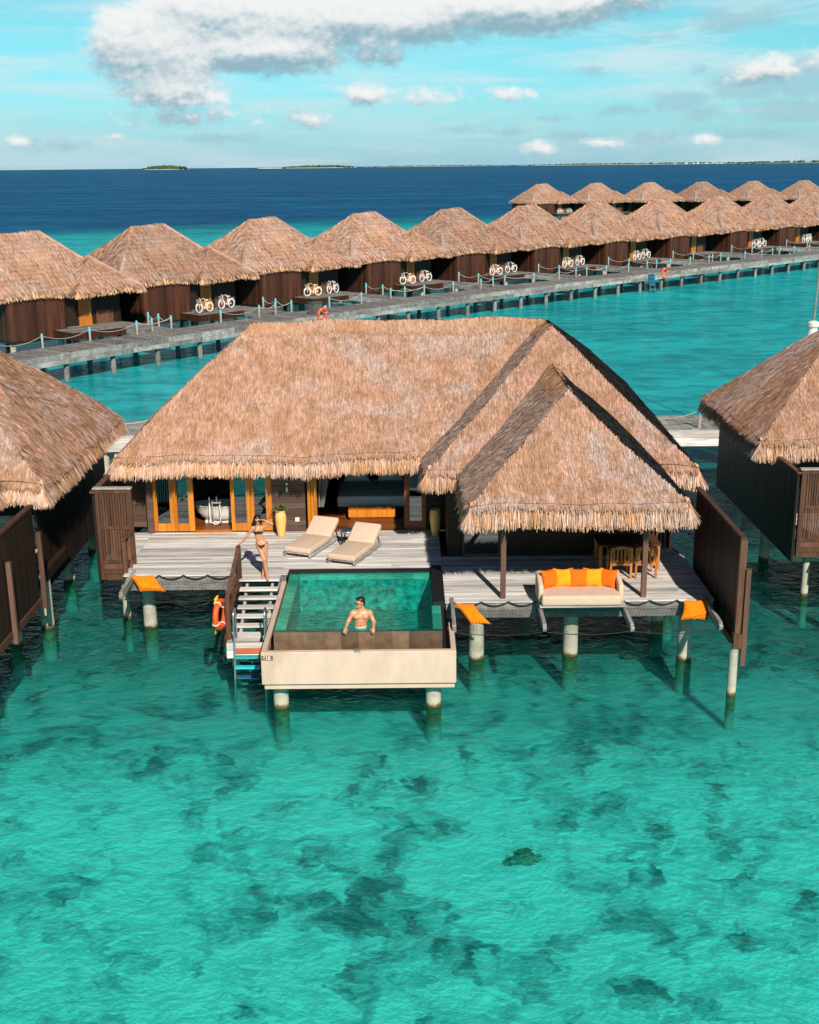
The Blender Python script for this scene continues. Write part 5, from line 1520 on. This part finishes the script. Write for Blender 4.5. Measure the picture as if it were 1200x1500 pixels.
def build_jetty():
    r = thing('jetty', (.15, 86.4, 0), 'long grey wooden jetty curving past the row of thatched bungalows', 'jetty')
    mb = MB(); top = poly_pts(JP, .3)
    for p, t in top:
        n_ = np.array((-t[1], t[0])); q = t*.145
        z = 1.6 + R.uniform(-.004, .004)
        v = [(*(p-q), z), (*(p+q), z), (*(p+q+n_*JW), z), (*(p-q+n_*JW), z)]
        lo = [(a, b, z-.06) for a, b, _ in v]
        mb.add(v+lo, [[0, 1, 2, 3], [4, 7, 6, 5], [0, 4, 5, 1], [2, 6, 7, 3], [1, 5, 6, 2], [3, 7, 4, 0]])
    mb.build('deck', M['jetty_wood'], r)
    for side in (0, 1):
        mb = MB(); seg = poly_pts(JP, 2.6)
        for (p, t), (p2, t2) in zip(seg[:-1], seg[1:]):
            n_ = np.array((-t[1], t[0])); o_ = n_*(-.03 if side == 0 else JW+.03); n2 = np.array((-t2[1], t2[0]))*(-.03 if side == 0 else JW+.03)
            for z0, h in ((1.42, .30), (1.13, .26)):
                mb.beam((*(p+o_), z0), (*(p2+n2), z0), .06, h)
        mb.build('edge_beam', M['jetty_side'], r)
    for side in (0, 1):
        for p, t in poly_pts(JP, 3.25):
            n_ = np.array((-t[1], t[0])); q = p + n_*(.25 if side == 0 else JW-.25)
            mb = MB(); mb.cyl(q[0], q[1], -2.8, 1.1, .15, seg=10); mb.build('pile', M['jetty_pile'], r)
    # links to the bungalows
    gaps = []
    far = [(np.array(p)+np.array((-t[1], t[0]))*JW, t) for p, t in poly_pts(JP, .25)]
    for loc in BP[:10]:
        best = None
        for lx in (3.4, 4.9):
            a = blocal(loc, lx, -5.96)
            d = blocal(loc, lx, -6.96) - a
            bp = min(far, key=lambda f: abs(np.cross(np.append(f[0]-a, 0), np.append(d, 0))[2]) + (1e3 if np.dot(f[0]-a, d) < 0 else 0))
            if lx == 3.4: a0, e0 = a, bp[0]
            else: a1, e1 = a, bp[0]
        gaps.append((e0, e1, a0, a1))
        mb = MB(); k = int(np.linalg.norm(e0-a0)/.3)
        for i in range(k):
            f0, f1 = i/k, (i+.95)/k
            v = [(*(a0+(e0-a0)*f0), 1.6), (*(a1+(e1-a1)*f0), 1.6), (*(a1+(e1-a1)*f1), 1.6), (*(a0+(e0-a0)*f1), 1.6)]
            mb.add(v + [(x, y, 1.55) for x, y, _ in v], [[0, 1, 2, 3], [4, 7, 6, 5], [0, 4, 5, 1], [2, 6, 7, 3], [1, 5, 6, 2], [3, 7, 4, 0]])
        lk = mb.build('link_walkway', M['jetty_wood'], r)
        mb = MB()
        for a, e in ((a0, e0), (a1, e1)): mb.beam((*a, 1.36), (*e, 1.36), .06, .36)
        mb.build('link_beam', M['jetty_side'], lk)
    # rope posts along the far edge
    mb = MB(); mb.cyl(0, 0, 0, .46, .06, seg=10)
    proto = tag(newobj('rope_post', None, None, (0, 0, 1.6)), 'grey post with a turquoise top holding white rope along the jetty', 'post', 'rope posts along the jetty')
    mb.build('shaft', M['post_grey'], proto, local=True)
    mb = MB(); mb.cyl(0, 0, .46, .74, .065, seg=10); mb.cyl(0, 0, .74, .80, .065, .03, seg=10); mb.build('painted_top', M['turq'], proto, local=True)
    first = True
    def put(x, y):
        nonlocal first
        if first: proto.location = (x, y, 1.6); first = False
        else: post_thing(proto, x, y)
    posts = []
    cur = []
    for p, t in poly_pts(JP, 3.3):
        q = p + np.array((-t[1], t[0]))*(JW-.1)
        hit = None
        for e0, e1, a0, a1 in gaps:
            if np.linalg.norm(q-(e0+e1)/2) < 1.9: hit = (e0, e1)
        if hit is None: cur.append(q)
        else:
            if cur: posts.append(cur)
            cur = []
    posts.append(cur)
    for run in posts:
        for q in run: put(*q)
    # join the runs along the sides of each link
    for gi, (e0, e1, a0, a1) in enumerate(gaps):
        for e, a, sg in ((e0, a0, 0), (e1, a1, 1)):
            d = nrm(np.append(a-e, 0))[:2]
            p0 = e + d*.25; p1 = e + (a-e)*.55; p2 = a + (e-a)*.06
            for q in ((p0, p1, p2) if sg else (p0,)): put(*q)
            if sg: rope([(*p0, 2.27), (*p1, 2.27), (*p2, 2.27)], .28, label=['white rope along the near side of a bungalow link walkway', 'white rope along the far side of a bungalow link walkway'][sg])
            tgt = None
            for run in posts:
                for k in ((0, -1) if run else ()):
                    dd = np.linalg.norm(run[k]-e)
                    if dd < 4.4 and (tgt is None or dd < tgt[0]): tgt = (dd, run[k])
            if tgt is not None: rope([(*p0, 2.27), (*tgt[1], 2.27)], .22, label='short white rope joining a link walkway to the jetty edge')
    for run in posts:
        if len(run) > 1: rope([(*q, 2.27) for q in run], .32, label='white rope sagging between posts on the far edge of the jetty')
    # jetty ladder and lifebuoys
    l = thing('jetty_ladder', (21.6, 108.0, 0), 'steel and blue swim ladder hanging from the long jetty', 'ladder', None, rad(44))
    for x in (-.35, .35):
        mb = MB(); mb.tube([(x, .45, 1.6), (x, .45, 2.2), (x, .3, 2.32), (x, -.05, 2.1), (x, -.1, 1.6), (x, -.55, -.4), (x, -.6, -.8)], .03, 6); mb.build('ladder_rail', M['steel'], l, local=True)
    for i in range(7):
        z = 1.5 - i*.3; mb = MB(); mb.box(-.33, .33, -.16-.2*(1.6-z)-.12, -.12-.2*(1.6-z)+.12, z-.04, z); mb.build('tread', M['blue_tread' if i < 4 else 'steel'], l, local=True)
    mb = MB(); mb.add([(-.4, -.15, 1.55), (.4, -.15, 1.55), (.4, -.35, .6), (-.4, -.35, .6)], [[0, 1, 2, 3]]); mb.add([(-.4, -.18, 1.55), (.4, -.18, 1.55), (.4, -.38, .6), (-.4, -.38, .6)], [[3, 2, 1, 0]]); mb.build('back_panel', M['blue_tread'], l, local=True)
    lifebuoy((23.25, 109.55, 1.45), rad(44), .42, 'orange lifebuoy on the jetty edge beside the blue ladder', size_r=.12)
    lifebuoy((-5.62, 79.35, 1.62), rad(50), .36, 'orange lifebuoy on a dark box seen above the middle villa ridge', size_r=.10)
    mb = MB(); mb.box(-.45, .3, -.25, .25, 0, .75); mb.box(-.5, .35, -.3, .3, .75, .8); o = mb.build('storage_box', M['bluebox'], None, local=True)
    o.location = (-6.05, 79.9, 1.6); o.rotation_euler = (0, 0, rad(50)); tag(o, 'dark grey box on the jetty next to an orange lifebuoy', 'box')
    # straight walkway behind the near villas
    w = thing('back_walkway', (0, 44, 0), 'straight grey walkway crossing behind the near villas', 'walkway')
    mb = MB(); boards(mb, -46, 46, 43.0, 45.5, 1.6, .30, .05, .012, 'y', (3, 4)); mb.build('deck', M['jetty_side'], w)
    for y in (42.96, 45.54):
        mb = MB()
        for x in range(-46, 46, 4): mb.box(x, x+4., y-.03, y+.03, 1.28, 1.575); mb.box(x+2, x+6., y-.03, y+.028, .98, 1.285)
        mb.build('edge_beam', M['deck'], w)
    for x in range(-44, 46, 4):
        for y in (43.3, 45.2):
            mb = MB(); mb.cyl(x+.7, y, -2.4, 1.0, .15, seg=12); mb.build('pile', M['pile'], w)
    pts = []
    for x in (-14.0, -11.6, -9.2, 8.3, 10.72, 13.2):
        c = post_thing(proto, x, 43.2); c['label'] = 'grey post with a turquoise top on the walkway behind the near villas'; c['group'] = 'rope posts on the back walkway'
        pts.append((x, 43.2, 2.27))
    rope(pts[:3], .3, label='white rope on the walkway between the left and middle villas', group='ropes on the back walkway')
    rope(pts[3:], .3, label='white rope on the walkway between the middle and right villas', group='ropes on the back walkway')

def build_islands():
    def trees(mb, cx, cy, sx, sy, h, n, w0=14):
        for i in range(n):
            x = cx + R.uniform(-1, 1)*sx; y = cy + R.uniform(-1, 1)*sy
            f = 1 - abs((x-cx)/sx)**2.5
            hh = h*(.45+.55*f)*R.uniform(.6, 1.05); w = w0*R.uniform(.6, 1.5)
            mb.lathe([(w*.8, 0), (w, hh*.4), (w*.8, hh*.8), (w*.25, hh)], (x, y, .5), 7)
    for nm, x, y, sx, h, n, sand in (('left', -2030., 10500., 185., 36., 90, False), ('mid', -840., 12000., 340., 27., 150, True), ('far', 400., 16500., 900., 18., 130, False), ('right1', 3000., 15500., 1500., 24., 220, False), ('right2', 5700., 15000., 1900., 34., 320, False)):
        mb = MB(); mb.lathe([(sx*1.1, -1), (sx*1.05, 2.5), (sx*.95, 3.5), (0, 4)], (x, y, 0), 28, sy=.4)
        if sand: mb.lathe([(130, -1), (120, 3), (50, 5), (0, 5)], (x-470, y, 0), 20, sy=.3)
        o = mb.build('island', M['sand'], None); tag(o, kind='structure')
        mb = MB(); trees(mb, x, y, sx, sx*.3, h, n)
        o = mb.build('island_trees', M['bush'], None); tag(o, kind='stuff')
    # pale buildings and a mast on the far right islands
    for k in range(7):
        x = 3250 + k*95 + R.uniform(-30, 30); mb = MB(); w = R.uniform(12, 34); h = R.uniform(7, 13)
        mb.box(x, x+w, 15000, 15030, 0, h); mb.box(x-3, x+w+3, 14996, 15034, h, h+3)
        tag(mb.build('white_building', M['white']), 'tiny white building on the distant island shore', 'building', 'buildings on the distant island')
    mb = MB(); mb.tube([(4740, 15000, 0), (4740, 15000, 75)], [3, 1.2], 6); tag(mb.build('radio_mast', M['white']), 'thin pale mast on the distant right island', 'mast')

def build_mast():
    t = thing('white_mast', (15.0, 44.3, 1.6), 'white stepped column carrying a thin pole behind the right villa roof', 'mast')
    mb = MB(); mb.lathe([(.0, 0), (.55, 0), (.55, 1.9), (.50, 2.0), (.36, 2.75), (.30, 2.85), (.46, 2.98), (.46, 3.06), (.24, 3.1), (.16, 3.45), (.16, 3.5), (.22, 3.56), (.22, 3.7), (.1, 3.76), (0, 3.78)], (0, 0, 0), 24); mb.build('column', M['white'], t, smooth=False, local=True)
    mb = MB(); mb.tube([(0, 0, 3.7), (.12, 0, 9.5)], [.045, .03], 8); mb.build('pole', M['post_grey'], t, local=True)

def build_coral():
    spots = [(1.96, 18.6, .60, .34, 'coral', 'brown black coral head under the water right of the middle foreground')]
    for x, y, rx, ry, mt, lab in spots:
        mb = MB(); n = 34; V = []
        ph = [R.uniform(0, 6.28) for _ in range(6)]
        for j in range(n):
            for i in range(n):
                u, v = i/(n-1)*2-1, j/(n-1)*2-1
                r = math.hypot(u, v); a = math.atan2(v, u)
                edge = .72 + .12*math.sin(2*a+ph[0]) + .10*math.sin(3*a+ph[1]) + .08*math.sin(5*a+ph[2]) + .06*math.sin(9*a+ph[3])
                hh = max(-.3, 1 - (r/edge)**1.6) * (.6 + .25*math.sin(u*9+ph[4]) + .25*math.sin(v*11+u*4+ph[5])) + R.uniform(-.12, .12)
                V.append((x+u*rx, y+v*ry, -.82 + hh*.15*rx/.5))
        F = [[j*n+i, j*n+i+1, (j+1)*n+i+1, (j+1)*n+i] for j in range(n-1) for i in range(n-1)]
        mb.add(V, F, rnd=NP.random(len(V))); tag(mb.build('coral_head', M[mt]), lab, 'coral')

# ------------------------------------------------------------------ assemble
build_camera(); build_world(); build_sea()
villa = thing('overwater_villa', (-.4, 30., 0), 'middle thatched overwater villa with open deck, glass doors and two front wings', 'villa', 'thatched villas of the near row')
villa_shell(villa)
for d, lab in (((-15.7, -1.0), 'left neighbouring thatched villa cut by the left edge of the frame'), ((17.6, 1.2), 'right neighbouring thatched villa cut by the right edge of the frame')):
    c = copy_tree(villa); c.location = (villa.location[0]+d[0], villa.location[1]+d[1], 0); c['label'] = lab
    for ch in c.children:
        if d[0] > 0 and ch.name.split('.')[0] in ('thatch_roof', 'shaded_slope', 'mossy_slope', 'ridge_cap', 'thatch_fringe', 'stitch_cord', 'soffit'): ch.location.x -= .62
        if ch.name.startswith('mossy_slope'):
            ch.data = ch.data.copy(); ch.data.materials[0] = M['thatch']; ch['label'] = 'sunlit right-facing thatch slopes'
villa_front(villa)
build_pool(); build_stairs()
lifebuoy((-4.25, 25.0, 1.42), rad(78), .30, 'orange lifebuoy with yellow rope hanging beside the stairs', True)
build_terrace_objects()
build_woman(); build_man()
ords = ['first', 'second', 'third', 'fourth', 'fifth', 'sixth', 'seventh', 'eighth', 'ninth', 'tenth', 'eleventh']
g1, g2 = 'thatched bungalows along the jetty', 'thatched bungalows in the farther row'
b0 = build_bungalow(BP[0], 'thatched bungalow by the jetty cut by the left edge of the frame', g1)
for i in range(1, len(BP)):
    c = copy_tree(b0); c.location = (BP[i][0], BP[i][1], 0); c['label'] = f'thatched bungalow along the jetty, {ords[i]} from the left'
for i in range(7):
    c = copy_tree(b0); x = 27.2 + i*11.25; y = 249. + 2.2*i
    c.location = (x, y, 0); c.rotation_euler = (0, 0, rad(30)); c.scale = (1., 1., 1.)
    c['label'] = f'thatched bungalow of the farther row, {ords[i]} from its left end'; c['group'] = g2
    if i in (0,):
        for k, lx in enumerate((1.3, 3.6)):
            q = blocal((x, y), lx, -4.7, rad(30)); build_bike(q[0], q[1], rad(30 + 8*k), ['left', 'right'][k] + ' white bicycle outside the leftmost bungalow of the farther row')
for i in (1, 2, 3, 4, 5, 6, 8, 9):
    for k, lx in enumerate((.55, 3.1)):
        q = blocal(BP[i], lx + R.uniform(-.25, .35), -4.9 + .6*k + R.uniform(-.3, .3))
        build_bike(q[0], q[1], BROT + rad(R.uniform(-16, 18)), f'{["left", "right"][k]} white bicycle on the platform of the {ords[i]} bungalow from the left')
build_jetty(); build_islands(); build_mast(); build_coral()

sc = bpy.context.scene
sc.view_settings.view_transform = 'Standard'; sc.view_settings.look = 'None'; sc.view_settings.exposure = 0.08; sc.view_settings.gamma = 1.0
sc.render.engine = 'CYCLES'
sc.cycles.use_denoising = True
sc.cycles.max_bounces = 6; sc.cycles.transparent_max_bounces = 10; sc.cycles.caustics_reflective = False; sc.cycles.caustics_refractive = False
sc.cycles.sample_clamp_indirect = 4.0
